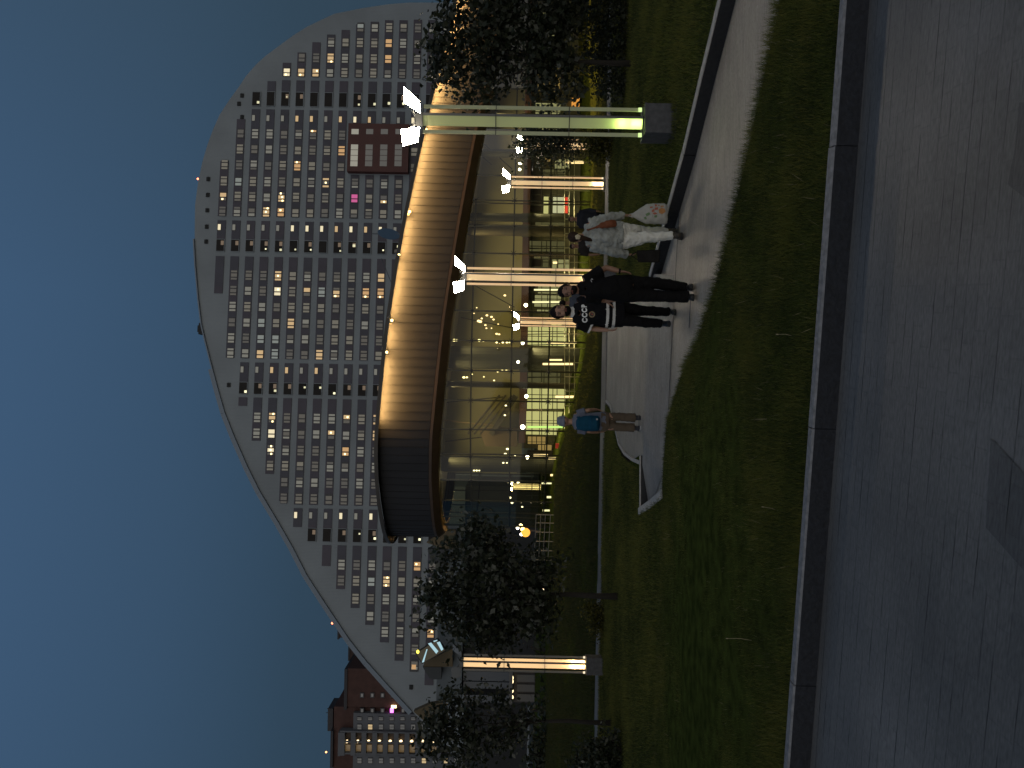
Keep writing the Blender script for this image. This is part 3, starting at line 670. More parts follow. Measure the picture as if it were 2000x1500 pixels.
# shop sign lights under a canopy
lr = MB()
for y_ in (1324, 1331, 1349, 1362): lr.ball(at(1000, y_, 62), (.2, .1, .13), 8, 6)
tag(lr.build('canopy_light_strip', emis('canopy_warm', (1, .8, .45), 2.5)), 'row of warm canopy lights glowing low behind the left trees', 'lights')
kb_ = empty('street_kiosk', at(1050, 1348, 62.5), 'dark low kiosk with roller shutters under the row of canopy lights', 'kiosk')
m_ = MB(); dbox(m_, 1003, 1312, 1052, 1372, 62.5, 3); o = m_.build('body', mat('kiosk_body', (.05, .045, .045), .7, var=.2, vscale=2), kb_); o.location = -kb_.location
m_ = MB(); dbox(m_, 994, 1308, 1001, 1376, 61.8, 4); o = m_.build('roof', mat('kiosk_roof', (.1, .1, .1), .6), kb_); o.location = -kb_.location
m_ = MB()
for y0 in (1318, 1337, 1356): dbox(m_, 1010, y0, 1044, y0+14, 62.35, .15)
o = m_.build('shutter', mat('kiosk_shutter', (.09, .09, .09), .5), kb_); o.location = -kb_.location
# big slanted video screen on the podium
D3 = 108.0
sc_ = empty('video_screen', at(846, 1275, D3), 'tilted outdoor video screen with pale blue shapes on the podium corner', 'screen')
def scb(mb, name, ms): o = mb.build(name, ms, sc_); o.location = -sc_.location; return o
cs = [(811, 1277), (854, 1248), (871, 1270), (824, 1297)]
m_ = MB(); m_.prism([at(a, b, D3) for a, b in cs], (0, .7, 0)); scb(m_, 'cabinet', mat('screen_case', (.02, .02, .02), .5))
ce = (840, 1273); m_ = MB(); m_.prism([at(lerp(ce[0], a, .92), lerp(ce[1], b, .92), D3-.06) for a, b in cs], (0, .05, 0)); face = scb(m_, 'display', mat('screen_dark', (.02, .02, .02), .3, emit=(.25, .2, .1), es=.12))
SB = emis('screen_blue', (.55, .85, .95), .75); m_ = MB()
for q in ([(836, 1257), (842, 1255), (856, 1272), (852, 1277)], [(853, 1255), (859, 1253), (866, 1268), (862, 1271)], [(833, 1268), (835, 1268), (828, 1293), (824, 1294)], [(846, 1252), (854, 1249.6), (854, 1251.5), (848, 1254)]):
    m_.prism([at(a, b, D3-.1) for a, b in q], (0, .03, 0))
scb(m_, 'picture_shape', SB)
m_ = MB(); m_.ball(at(816, 1273, D3-.15), (.28, .1, .22), 8, 6); scb(m_, 'picture_spot', emis('screen_yellow', (1, .8, .1), 2.5))
# glowing recessed window beside the screen
t, z = fpix(808, 1302); b3 = MB(); b3.box(bt(fpt(t, z, .1)), (1.9, .2, 1.5), rt, 0); b3.box(bt(fpt(t, z-.05, .22)), (.9, .06, .85), rt, 1)
o = b3.build('window', [FRM, wmat('pane_amber', (1, .5, .16), .6)], bld); o['label'] = 'amber lit recessed window at the low end of the arch'
# ------------------------------------------------------------------ the round glass pavilion
CP = [(-160, 47.5), (-60, 45.2), (60, 43), (160, 41.2), (262, 39.6), (374, 38.3), (500, 37.3), (630, 36.9), (745, 36.9), (857, 37.3), (930, 38.2), (986, 39.4), (1018, 40.6), (1032, 42.2)]
pl = [Vector((((1500-py)-750)/FPX*d, d, 0)) for py, d in CP]
# right side runs away from the camera; the left end turns round and the back closes the plan
xs_ = pl[-1].x
pl += [Vector((xs_+.0, 44.0, 0)), Vector((xs_+.7, 46.2, 0)), Vector((xs_+2.4, 48.6, 0)), Vector((xs_+6, 51, 0)), Vector((xs_+12, 53, 0)), Vector((xs_+22, 54.5, 0)), Vector((xs_+34, 54.2, 0)), Vector((xs_+42, 51.5, 0))]
CUR = catmull(pl, 16)
ARC = resample(CUR, .5)                     # from the right end round to the back
def normals(P):
    out = []
    for i in range(len(P)):
        t = (P[min(i+1, len(P)-1)]-P[max(i-1, 0)]).normalized(); out.append(Vector((t.y, -t.x, 0)))
    return out
NRM = normals(ARC)
if NRM[len(NRM)//4].y > 0: NRM = [-q for q in NRM]      # outward
def ztop(x): return float(np.interp(x, [-9, -5, -2.8, 3, 8, 13.2, 18, 22.6, 30], [9.1, 9.08, 8.98, 8.45, 7.85, 7.2, 6.6, 6.0, 5.2]))
BAND = 2.55
def offs(o): return [p+q*o for p, q in zip(ARC, NRM)]
gp = empty('glass_pavilion', (0, 42, -1.4), 'round glass pavilion with a broad ribbed metal roof band lit gold', 'pavilion'); GL = gp.location.copy()
def gb_(mb, name, ms, parent=gp, smooth=False):
    mb.v = [(x-GL.x, y-GL.y, z-GL.z) for x, y, z in mb.v]; return mb.build(name, ms, parent, smooth)
ROOFM = mat('roof_band_metal', (.03, .031, .035), .6, spec=.12, var=.12, vscale=1.2, stretch=(1, 1, .25))
o5 = offs(.55)
def strip(mb, lo, hi, zl, zh, mi=0):
    n = len(lo); vs = [Vector((p.x, p.y, zl(p))) for p in lo]+[Vector((p.x, p.y, zh(p))) for p in hi]
    return mb.add(vs, [(i, i+1, n+i+1, n+i) for i in range(n-1)], mi)
mb = MB(); strip(mb, o5, o5, lambda p: ztop(p.x)-BAND, lambda p: ztop(p.x))
strip(mb, offs(.3), o5, lambda p: ztop(p.x)-BAND-.02, lambda p: ztop(p.x)-BAND)       # bottom return
cap = [Vector((p.x, p.y, ztop(p.x)-.12)) for p in offs(.4)]; mb.add(cap, [tuple(range(len(cap)))], 0)
band = gb_(mb, 'roof_band', ROOFM)
bm = bmesh.new(); bm.from_mesh(band.data); bmesh.ops.triangulate(bm, faces=[f for f in bm.faces if len(f.verts) > 4], ngon_method='EAR_CLIP'); bm.to_mesh(band.data); bm.free()
# standing seams
mb = MB(); FINE = resample(CUR, .43); NF = normals(FINE)
if NF[len(NF)//4].y > 0: NF = [-q for q in NF]
for p, q in zip(FINE, NF):
    a = p+q*.56; t = Vector((-q.y, q.x, 0)); zt0 = ztop(a.x)
    mb.hexa([Vector((*(a+t*s+q*o).xy, zt0-BAND+.02)) for s, o in ((-.012, -.02), (.012, -.02), (.012, .012), (-.012, .012))], [Vector((*(a+t*s+q*o).xy, zt0-.03)) for s, o in ((-.012, -.02), (.012, -.02), (.012, .012), (-.012, .012))])
gb_(mb, 'standing_seam', ROOFM, band)
# top lip and its LED strip (lit only on the right-hand three quarters)
LIPM = mat('roof_lip_dark', (.05, .045, .04), .5)
mb = MB(); strip(mb, offs(.5), offs(.98), lambda p: ztop(p.x)+.03, lambda p: ztop(p.x)+.03); strip(mb, offs(.98), offs(.98), lambda p: ztop(p.x)-.09, lambda p: ztop(p.x)+.1); strip(mb, offs(.985), offs(.985), lambda p: ztop(p.x)-.09, lambda p: ztop(p.x)+.1); strip(mb, offs(.5), offs(.98), lambda p: ztop(p.x)+.1, lambda p: ztop(p.x)+.1)
gb_(mb, 'roof_lip', LIPM, band)
xlit = (1500-838-750)/FPX*37.1
IMIN = min(range(len(ARC)), key=lambda i: ARC[i].x)
LITI = [i for i, p in enumerate(ARC) if p.x > xlit and i < IMIN]
A1, A2 = offs(.84), offs(.95)
A1 = [A1[i] for i in LITI]; A2 = [A2[i] for i in LITI]
mb = MB(); strip(mb, A1, A2, lambda p: ztop(p.x)+.02, lambda p: ztop(p.x)-.02)
gb_(mb, 'light_strip', emis('led_gold', (1, .55, .17), 270), band)
# brown lower ring and soffit back to the glass
RING = mat('brown_ring', (.05, .03, .018), .5, var=.2, vscale=2)
mb = MB(); strip(mb, offs(.6), offs(.6), lambda p: ztop(p.x)-BAND-.16, lambda p: ztop(p.x)-BAND-.02); strip(mb, offs(.6), offs(.3), lambda p: ztop(p.x)-BAND-.16, lambda p: ztop(p.x)-BAND-.5); strip(mb, offs(.3), offs(-.3), lambda p: ztop(p.x)-BAND-.5, lambda p: ztop(p.x)-BAND-.55); strip(mb, offs(.6), offs(.4), lambda p: ztop(p.x)-BAND-.02, lambda p: ztop(p.x)-BAND-.015)
gb_(mb, 'soffit_ring', RING)
# spotlights on the rim
SPM = mat('spot_body', (.2, .18, .15), .5)
for (px, py) in ((797, 416), (776, 500), (762, 628), (752, 690), (829, 256)):
    d_ = float(np.interp(py, [c[0] for c in CP], [c[1] for c in CP]))-.9; p = at(px, py, d_)
    m_ = MB(); m_.tube([p+Vector((0, .3, -.1)), p+Vector((0, .05, .05))], .03, 5); m_.box(p, (.22, .2, .14), (.5, 0, 0)); m_.box(p+Vector((.2, 0, .05)), (.16, .2, .14), (-.3, 0, .4)); f_ = gb_(m_, 'spotlight', SPM)
    m_ = MB(); m_.ball(p+Vector((.05, -.1, -.1)), .07, 6, 5); gb_(m_, 'bulb', emis('spot_warm', (1, .75, .3), 5), f_)
# glass skin
zg0 = lambda p: -1.75
GZ = lambda p: ztop(p.x)-BAND-.4
GLASS = glass_mat('pavilion_glass', (.84, .83, .62), 1.45, .015, .9)
mb = MB(); G1 = resample(CUR, 1.5); 
for i in range(len(G1)-1):
    a, b = G1[i], G1[i+1]
    mb.add([(a.x, a.y, -1.75), (b.x, b.y, -1.75), (b.x, b.y, GZ(b)), (a.x, a.y, GZ(a))], [(0, 1, 2, 3)])
gb_(mb, 'glass_wall', GLASS)
STEEL = mat('mullion_steel', (.025, .022, .02), .45)
NG = normals(G1)
if NG[len(NG)//4].y > 0: NG = [-q for q in NG]
ZT = [2.1-(1074-1013)*37/FPX, 2.1-(1001-1013)*37/FPX, 2.1+(1010-920)*37/FPX]
half = int(len(G1)*.62)
for i, (p, q) in enumerate(zip(G1, NG)):
    if i > half: break
    m_ = MB(); a = p-q*.06
    m_.tube([(a.x, a.y, -1.75), (a.x, a.y, GZ(p))], .04, 6)
    b = p-q*.34
    if i % 3 == 0: m_.tube([(b.x, b.y, -1.75), (b.x, b.y, GZ(p))], .035, 6)
    mo = gb_(m_, 'mullion', STEEL)
    m_ = MB()
    for z in ZT:
        if z > GZ(p)-.3: continue
        m_.ball((a.x, a.y, z), (.085, .085, .085), 8, 6); t = Vector((-q.y, q.x, 0))
        for s in (-1, 1):
            for s2 in (-1, 1): m_.tube([Vector((a.x, a.y, z)), Vector((p.x, p.y, z))+t*(.13*s)+Vector((0, 0, .13*s2))], .014, 4)
        if i % 3 == 0: m_.tube([Vector((a.x, a.y, z)), Vector((b.x, b.y, z))], .02, 5)
    if m_.v: gb_(m_, 'glass_clamp', STEEL, mo)
for z in ZT:
    m_ = MB(); m_.tube([(p.x-q.x*.06, p.y-q.y*.06, z) for p, q in list(zip(G1, NG))[:half] if z < GZ(p)-.2], .042, 6); gb_(m_, 'transom', STEEL)
# ---- inside: floor, upper wall, ceiling, mezzanine, columns, lit walls, escalator
INW = mat('inner_wall', (.27, .245, .14), .8, var=.1, vscale=.35); CEI = mat('inner_ceiling', (.3, .27, .2), .8)
IA = [ARC[i]-NRM[i]*.5 for i in range(len(ARC))]
mb = MB(); fl = [Vector((p.x, p.y, -1.68)) for p in IA]; mb.add(fl, [tuple(range(len(fl)))]); 
flo = gb_(mb, 'floor', mat('inner_floor', (.16, .14, .11), .25, var=.2, vscale=.6))
mb = MB(); fl = [Vector((p.x, p.y, GZ(p)+.35)) for p in IA]; mb.add(fl, [tuple(range(len(fl)))]); gb_(mb, 'ceiling', CEI)
def idepth(py, back): return float(np.interp(py, [c[0] for c in CP], [c[1] for c in CP]))+back
def ibox(mb, px0, py0, px1, py1, back, dep, mi=0, d=None):
    d = d or idepth((py0+py1)/2, back); dbox(mb, px0, py0, px1, py1, d, dep, mi)
# curved upper wall, open at the left end so that one sees through
mb = MB(); WB = [at(1000, py, idepth(py, 6.5)) for py in range(-100, 940, 25)]; n = len(WB)
mb.add([(p.x, p.y, 1.75) for p in WB]+[(p.x, p.y, GZ(p)+.3) for p in WB], [(i, i+1, n+i+1, n+i) for i in range(n-1)]); gb_(mb, 'upper_wall', INW)
mb = MB(); WB2 = [at(1000, py, idepth(py, 7.5)) for py in range(-100, 900, 25)]; n = len(WB2)
mb.add([(p.x, p.y, -1.7) for p in WB2]+[(p.x, p.y, 1.75) for p in WB2], [(i, i+1, n+i+1, n+i) for i in range(n-1)]); gb_(mb, 'lower_wall', mat('inner_lower_wall', (.16, .15, .11), .8, var=.2, vscale=.5))
# mezzanine slab
mb = MB(); M1 = [at(1000, py, idepth(py, 4.6)) for py in range(-60, 885, 25)]; M2 = [at(1000, py, idepth(py, 6.6)) for py in range(-60, 885, 25)]; n = len(M1)
for z, zz in ((1.55, 1.95),):
    vs = [(p.x, p.y, z) for p in M1]+[(p.x, p.y, zz) for p in M1]+[(p.x, p.y, z) for p in M2]+[(p.x, p.y, zz) for p in M2]
    fs = []
    for i in range(n-1): fs += [(i, i+1, n+i+1, n+i), (i, i+1, 2*n+i+1, 2*n+i), (n+i, n+i+1, 3*n+i+1, 3*n+i)]
    mb.add(vs, fs)
gb_(mb, 'mezzanine_slab', mat('slab_red_brown', (.075, .035, .03), .6, var=.2, vscale=1))
# columns
CO = mat('column_grey', (.032, .032, .027), .6, var=.15, vscale=1); CO2 = mat('column_brown', (.05, .04, .025), .6, var=.2, vscale=.8)
for (py, wpx, bk_, mt_) in ((908, 29, 3.6, CO), (700, 44, 4.2, CO), (450, 22, 3.2, CO2), (425, 16, 4.0, CO), (752, 12, 2.4, CO2), (300, 16, 3.5, CO), (232, 20, 3.5, CO2), (120, 20, 3.5, CO)):
    c_ = at(1000, py, idepth(py, bk_)); rr_ = wpx/2*c_.y/FPX; m_ = MB(); m_.tube([(c_.x, c_.y, -1.68), (c_.x, c_.y, GZ(c_)+.3)], rr_, 20); m_.tube([(c_.x, c_.y, 1.5), (c_.x, c_.y, 2.0)], rr_*1.12, 20); gb_(m_, 'column', mt_, smooth=False)
# lit back walls and shop windows in the lower hall
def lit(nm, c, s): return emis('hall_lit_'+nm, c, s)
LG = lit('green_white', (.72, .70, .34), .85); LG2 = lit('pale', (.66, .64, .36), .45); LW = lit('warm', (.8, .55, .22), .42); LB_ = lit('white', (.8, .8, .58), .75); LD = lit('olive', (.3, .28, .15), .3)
GRID = mat('hall_grid', (.04, .038, .03), .6)
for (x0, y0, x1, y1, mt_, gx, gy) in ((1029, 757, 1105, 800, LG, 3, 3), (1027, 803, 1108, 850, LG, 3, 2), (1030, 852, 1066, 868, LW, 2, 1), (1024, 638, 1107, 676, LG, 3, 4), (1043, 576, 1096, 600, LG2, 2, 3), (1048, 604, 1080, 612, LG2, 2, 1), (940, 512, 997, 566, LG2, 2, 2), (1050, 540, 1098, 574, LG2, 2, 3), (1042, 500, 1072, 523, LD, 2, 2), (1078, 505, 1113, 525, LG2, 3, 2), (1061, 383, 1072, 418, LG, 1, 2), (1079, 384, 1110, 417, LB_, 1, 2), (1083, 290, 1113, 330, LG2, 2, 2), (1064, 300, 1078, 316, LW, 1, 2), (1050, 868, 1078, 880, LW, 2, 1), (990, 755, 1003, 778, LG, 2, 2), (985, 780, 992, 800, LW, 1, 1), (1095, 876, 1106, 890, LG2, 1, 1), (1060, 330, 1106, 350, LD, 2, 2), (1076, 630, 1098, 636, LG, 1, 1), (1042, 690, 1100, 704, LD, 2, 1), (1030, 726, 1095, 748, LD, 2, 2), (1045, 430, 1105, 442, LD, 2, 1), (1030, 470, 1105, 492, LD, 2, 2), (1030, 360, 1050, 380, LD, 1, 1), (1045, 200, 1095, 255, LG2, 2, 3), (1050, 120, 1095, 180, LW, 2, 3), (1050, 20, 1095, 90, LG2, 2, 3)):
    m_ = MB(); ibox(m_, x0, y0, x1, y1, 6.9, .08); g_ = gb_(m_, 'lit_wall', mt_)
    m_ = MB(); dd = idepth((y0+y1)/2, 6.75)
    for k in range(gx+1): x_ = lerp(x0, x1, k/gx); dbox(m_, x_-.7, y0, x_+.7, y1, dd, .06)
    for k in range(gy+1): y_ = lerp(y0, y1, k/gy); dbox(m_, x0, y_-.7, x1, y_+.7, dd-.07, .05)
    gb_(m_, 'frame', GRID, g_)
m_ = MB()
for py in range(-40, 1000, 21):
    d_ = idepth(py, 5.4); m_.tube([at(1027, py, d_), at(1112, py+rnd.uniform(-2, 2), d_)], rnd.choice((.018, .025, .04)), 5)
for px in (1039, 1058, 1088):
    m_.tube([at(px, py, idepth(py, 5.4)) for py in range(-40, 1000, 26)], .026, 5)
gb_(m_, 'inner_partition', GRID)
# poster red stripes, red notice, dark doors
for (x0, y0, x1, y1, c, nm, s) in ((1102, 385, 1109, 399, (.8, .06, .05), 'poster_red', .55), (1102, 402, 1109, 416, (.8, .06, .05), 'poster_red', .55), (1085, 866, 1102, 876, (.6, .05, .04), 'notice_red', .28)):
    m_ = MB(); ibox(m_, x0, y0, x1, y1, 5.6 if y0 < 500 else 2.2, .08); gb_(m_, 'notice', mat(nm, (.5, .04, .03), .5, emit=c, es=s))
for (x0, y0, x1, y1) in ((1030, 548, 1045, 588), (1030, 360, 1060, 412), (1040, 505, 1060, 520), (1030, 880, 1100, 894)):
    m_ = MB(); ibox(m_, x0, y0, x1, y1, 6.3, .2); gb_(m_, 'dark_panel', mat('dark_door', (.03, .022, .02), .6))
# escalator rising to the left under a dark stepped side
m_ = MB()
for dd_ in (0, 1.4):
    P0, P1 = at(1000, 772, 41.5+dd_), at(938, 848, 41.5+dd_)
    for k in range(3): m_.tube([P0+Vector((0, 0, .35*k)), P1+Vector((0, 0, .35*k))], .05, 6)
m_.prism([at(1003, 770, 41.6), at(955, 846, 41.6), at(962, 852, 41.6), at(1012, 776, 41.6)], (0, 1.3, 0))
gb_(m_, 'escalator', mat('escalator_dark', (.07, .06, .05), .5))
m_ = MB(); m_.prism([at(934, 836, 42.4), at(1010, 836, 42.4), at(1010, 872, 42.4), at(948, 872, 42.4)], (0, .3, 0)); gb_(m_, 'stair_wall', mat('stair_wall', (.14, .1, .065), .7))
# wires bracing the upper wall
WR = mat('brace_wire', (.03, .026, .02), .5); m_ = MB()
for (a, b) in (((870, 786), (985, 775)), ((870, 862), (975, 850)), ((905, 545), (1005, 600)), ((940, 276), (1000, 330)), ((935, 300), (960, 322)), ((900, 620), (999, 640)), ((862, 722), (860, 730)), ((1000, 276), (1050, 300))):
    m_.tube([at(a[0], a[1], idepth(a[1], 5.8)), at(b[0], b[1], idepth(b[1], 5.8))], .03, 4)
gb_(m_, 'brace_wire', WR)
m_ = MB(); c_ = [at(px, py, idepth(815, 5.6)) for px, py in ((852, 806), (860, 818), (880, 822), (930, 828), (960, 831), (985, 835))]; m_.tube(catmull(c_, 4), .045, 5); gb_(m_, 'hanging_cable', mat('cable_tan', (.3, .22, .12), .6))
# railings
m_ = MB(); RL = mat('steel_rail', (.55, .52, .42), .3, metal=.6)
for px in (1103, 1112, 1122):
    m_.tube([at(px, py, idepth(py, .9)) for py in range(250, 1010, 25)], .022, 5)
for py in range(260, 1010, 28): p = at(1102, py, idepth(py, .9)); m_.tube([p, (p.x, p.y, -1.68)], .025, 5)
gb_(m_, 'railing', RL)
# hanging lamps, light strings and glowing tubes that imitate lamp reflections in the glass
def bulbs(lst, name, mt_, back=3.0):
    m_ = MB()
    for (px, py, r_) in lst: m_.ball(at(px, py, idepth(py, back)), (r_*.014, r_*.014, r_*.02), 6, 5)
    return gb_(m_, name, mt_)
bulbs([(863, 664, 3), (887, 664.5, 5), (892, 664.5, 4), (918, 665, 3), (927, 665, 2.5), (936, 665, 5), (944, 666, 3), (970, 669, 3), (982, 669, 3), (990, 669, 3), (995, 669, 2.5), (906, 737, 4), (912, 737, 3), (922, 731, 2), (972, 726, 2.5), (981, 724, 3.5), (989, 724, 3.5), (945, 736, 2), (965, 743, 2.5)], 'hanging_light_string', emis('bulb_yellow', (1, .85, .45), 3.5))
bulbs([(935, 627, 5), (938, 628, 5), (941, 622, 3), (948, 635, 3), (951, 616, 3.5), (960, 619, 3.5), (964, 624, 3), (950, 641, 2.5), (960, 641, 2), (970, 652, 3.5), (975, 653, 3), (931, 601, 2), (986, 577, 3.5), (973, 633, 2), (926, 612, 2)], 'chandelier', emis('bulb_amber', (1, .75, .4), 3.0))
bulbs([(986, 811, 3), (988, 792, 3), (991, 877, 4), (987, 887, 4.5), (983, 904, 3), (990, 904, 2.5), (926, 919, 3), (931, 919, 3), (936, 919, 2.5), (1006, 889, 3), (1012, 942, 4), (1000, 942, 4), (996, 972, 4), (1000, 982, 4), (1020, 990, 3)], 'hanging_light_string', emis('bulb_cream', (1, .9, .6), 3.5))
TL = emis('streak_warm', (1, .75, .42), 2.2); TG = emis('streak_pale', (.95, .9, .6), 1.6)
for (py, x0, x1, r_, mt_, back) in ((775, 1085, 1142, 2.2, TL, 1.2), (711, 1060, 1119, 2.0, TL, 1.2), (703, 1072, 1098, 1.6, TL, 1.6), (669, 1068, 1126, 1.9, TL, 1.0), (317, 1105, 1140, 2.6, TL, 1.0), (971, 1068, 1096, 2.0, TG, 1.3), (997, 1060, 1100, 1.8, TG, 1.6), (889, 1042, 1070, 2.0, TL, 2.5), (895, 1071, 1086, 2, TL, 2), (928, 1075, 1084, 2, TL, 2), (834, 1030, 1108, 2.0, emis('streak_green', (.6, .95, .3), 1.3), 3.0), (944, 1058, 1096, 1.5, TG, 2.2), (513, 1080, 1088, 2, TL, 3), (566, 1043, 1100, 1.6, TG, 5), (590, 1040, 1100, 1.6, TG, 5)):
    d_ = idepth(py, back); m_ = MB(); m_.tube([at(x0, py, d_), at(x1, py, d_)], r_*d_/FPX, 8); gb_(m_, 'reflection_streak', mt_)
HB = emis('hall_bulb', (1, .95, .8), 14)
for (px, py, r_) in ((1021, 834, 5), (1028, 774, 4), (1012, 707, 3), (1030, 893, 4), (1021, 670, 3.5), (1027, 596, 4), (1016, 318, 4), (1015, 331, 3)):
    d_ = idepth(py, 2.6); m_ = MB(); m_.ball(at(px, py, d_), r_*d_/FPX*.9, 8, 6); gb_(m_, 'pendant_bulb', HB)
# light inside
def area(name, loc, size, power, col, rot=(0, 0, 0), parent=None):
    l = bpy.data.lights.new(name, 'AREA'); l.energy = power; l.color = col; l.size = size; l.shape = 'SQUARE'
    o = bpy.data.objects.new(name, l); COL.objects.link(o); o.location = loc; o.rotation_euler = rot
    if parent is not None: o.parent = parent; o.location = Vector(loc)-parent.location
    return o
def plight(name, loc, power, col, r=.1, parent=None):
    l = bpy.data.lights.new(name, 'POINT'); l.energy = power; l.color = col; l.shadow_soft_size = r
    o = bpy.data.objects.new(name, l); COL.objects.link(o); o.location = loc
    if parent is not None: o.parent = parent; o.location = Vector(loc)-parent.location
    return o
for (py, back, pw) in ((880, 3, 60), (760, 3, 70), (640, 3.2, 70), (500, 3, 70), (360, 3, 60), (200, 3, 50)):
    p = at(1000, py, idepth(py, back)); area('hall_lamp', (p.x, p.y, GZ(p)-.2), 1.2, pw*1.35, (1, .82, .42), parent=gp)
for (py, back, pw) in ((820, 3.5, 25), (660, 3.5, 25), (540, 3.5, 25), (390, 3.5, 25)):
    p = at(1000, py, idepth(py, back)); area('hall_lamp', (p.x, p.y, 1.3), 1.0, pw*4.5, (1, .86, .48), parent=gp)
# ------------------------------------------------------------------ lamp columns
LBASE = mat('lamp_base_granite', (.07, .073, .08), .6, var=.25, vscale=14, bump=.2); LMET = mat('lamp_steel', (.12, .125, .125), .4, metal=.5); LDARK = mat('lamp_dark_core', (.035, .038, .04), .5)
def panel_mat(name, col, s, tr=.5):
    mt, nt, b = new_mat(name); b.inputs['Base Color'].default_value = (*[min(1, c*.8) for c in col], 1); b.inputs['Roughness'].default_value = .35
    b.inputs['Emission Color'].default_value = (*col, 1); b.inputs['Emission Strength'].default_value = s
    N = nt.nodes.new; L = nt.links.new; t = N('ShaderNodeBsdfTranslucent'); t.inputs[0].default_value = (*[min(1, c) for c in col], 1)
    mx = N('ShaderNodeMixShader'); mx.inputs[0].default_value = tr
    L(b.outputs[0], mx.inputs[1]); L(t.outputs[0], mx.inputs[2]); L(mx.outputs[0], nt.nodes['Material Output'].inputs[0])
    return mt
HEADM = emis('lamp_head_glow', (1, .84, .62), 150)
HEADF = emis('lamp_head_far', (1, .88, .7), 30)
HEADO = mat('lamp_head_unlit', (.16, .17, .175), .4)
def lamp(label, loc, rz, pmat, fmat, head, lit, bottom_col, bottom_pw, green=False):
    root = empty('lamp_column', loc, label, 'street lamp', 'lamp columns on the lawns', rz)
    b = MB(); b.box((0, 0, .2), (.43, .40, .46)); b.box((0, 0, .415), (.44, .41, .03)); b.box((0, 0, -.35), (.44, .41, .7)); b.build('base', LBASE, root)
    Z0, Z1 = .44, 3.62; J = [Z0+(Z1-Z0)*k/3 for k in range(4)]
    yaw = R(-23); c, s = math.cos(yaw), math.sin(yaw)
    rt = Matrix.Rotation(yaw, 3, 'Z')
    q = .080                                                       # half side of the lit core
    for k in range(3):
        m_ = MB(); a, e_ = J[k]+.006, J[k+1]-.006
        # four translucent sides of the core
        cs4 = [rt @ Vector(p) for p in ((-q, -q, 0), (q, -q, 0), (q, q, 0), (-q, q, 0))]
        m_.add([p+Vector((0, 0, a)) for p in cs4]+[p+Vector((0, 0, e_)) for p in cs4], [(i, (i+1) % 4, 4+(i+1) % 4, 4+i) for i in range(4)])
        m_.build('light_panel', pmat, root)
        for sx in (-1, 1):                                          # side blades of frosted glass
            f_ = MB(); f_.box((sx*.188, -.03, (a+e_)/2), (.05, .02, e_-a)); f_.build('light_blade', fmat, root)
    m_ = MB()
    for cx, cy in ((q, -q),): m_.box(rt @ Vector((cx*1.0, cy*1.0, 0))+Vector((0, 0, (Z0+Z1+.06)/2)), (.034, .034, Z1-Z0+.06), rt)
    m_.build('corner_post', LMET, root)
    m_ = MB()
    for k in range(4): m_.box((0, -.03, J[k]), (.43, .03, .012)); m_.box((0, 0, J[k]), (.2, .2, .012), rt)
    m_.build('bracket', LDARK, root)
    m_ = MB(); m_.box((0, 0, Z1+.05), (.17, .17, .1), rt); m_.tube([(0, 0, Z1+.08), (.12, -.02, Z1+.16)], .02, 6); m_.tube([(0, 0, Z1+.08), (-.12, -.02, Z1+.16)], .02, 6); m_.build('head_bracket', LMET, root)
    for sx in (-1, 1):
        # square luminaire plate leaning outwards, its lit face turned to the walker
        h = MB(); 
        if sx > 0: P = [(.11, .03, Z1+.05), (.26, -.05, Z1+.06), (.46, -.06, Z1+.29), (.28, .04, Z1+.30)]
        else: P = [(-.10, .02, Z1+.05), (-.35, -.06, Z1+.06), (-.43, -.10, Z1+.27), (-.155, -.02, Z1+.32)]
        P = [Vector(p) for p in P]; nrm = (P[1]-P[0]).cross(P[3]-P[0]).normalized()
        if nrm.y > 0: nrm = -nrm
        h.prism([p-nrm*.012 for p in P], -nrm*.035); ho = h.build('lamp_head', LMET, root)
        d_ = MB(); cc = sum(P, Vector())/4; d_.prism([cc+(p-cc)*.985 for p in P], -nrm*.008); d_.build('diffuser', head, ho)
    if bottom_pw: 
        u_ = MB(); u_.box((0, 0, Z0+.09), (.1, .1, .16), rt); u_.build('uplight', emis('uplight_'+('g' if green else 'w'), bottom_col, 16), root)
        for x_ in (-.188, .188):
            u_ = MB(); u_.box((x_, -.035, Z0+.035), (.052, .03, .05), (0, 0, 0)); u_.build('uplight', emis('uplight_small_'+('g' if green else 'w'), bottom_col, 1.1), root)
        plight('uplight_lamp', (0, 0, Z0+.3), bottom_pw, bottom_col, .04).parent = root
    return root
PG_ = panel_mat('panel_green', (.56, .60, .31), .32); BG_ = panel_mat('blade_green', (.46, .48, .32), .22)
PW_ = panel_mat('panel_cream', (1, .79, .48), .66); BW_ = panel_mat('blade_cream', (1, .78, .50), .58)
def foot(py, d, z): p = at(1000, py, d); return (p.x, p.y, z)
lamp('nearest lamp column, its tall glass core glowing pale green', foot(237, 10.75, -.08), R(4), PG_, BG_, HEADM, 1, (.75, 1, .38), 3.5, True)
W1 = lamp('cream lamp column rising directly behind the man in black', foot(541, 17.6, -.27), R(4), PW_, BW_, HEADM, 1, (1, .84, .58), 4)
Lf = lamp('warm lamp column with unlit heads between the two left trees', foot(1295, 19.3, -.26), R(8), panel_mat('panel_warm', (1, .74, .42), 1.1), panel_mat('blade_dim', (.4, .4, .38), .02), HEADO, 0, (1, .8, .48), 9)
def cpl(label, loc, rz):
    c = copy_tree(W1); c.location = loc; c.rotation_euler.z = rz; c['label'] = label; return c
W2 = cpl('cream lamp column standing alone in front of the pavilion beyond the woman', foot(356, 25.5, float(zt(5, 25.5))), R(6))
W3 = cpl('small cream lamp column close to the glass beside the bearded man', foot(628, 34.6, -1.6), R(4))
W4 = cpl('small lamp column half hidden by the young tree near the right of the pavilion', foot(281, 31, -1.62), R(2))
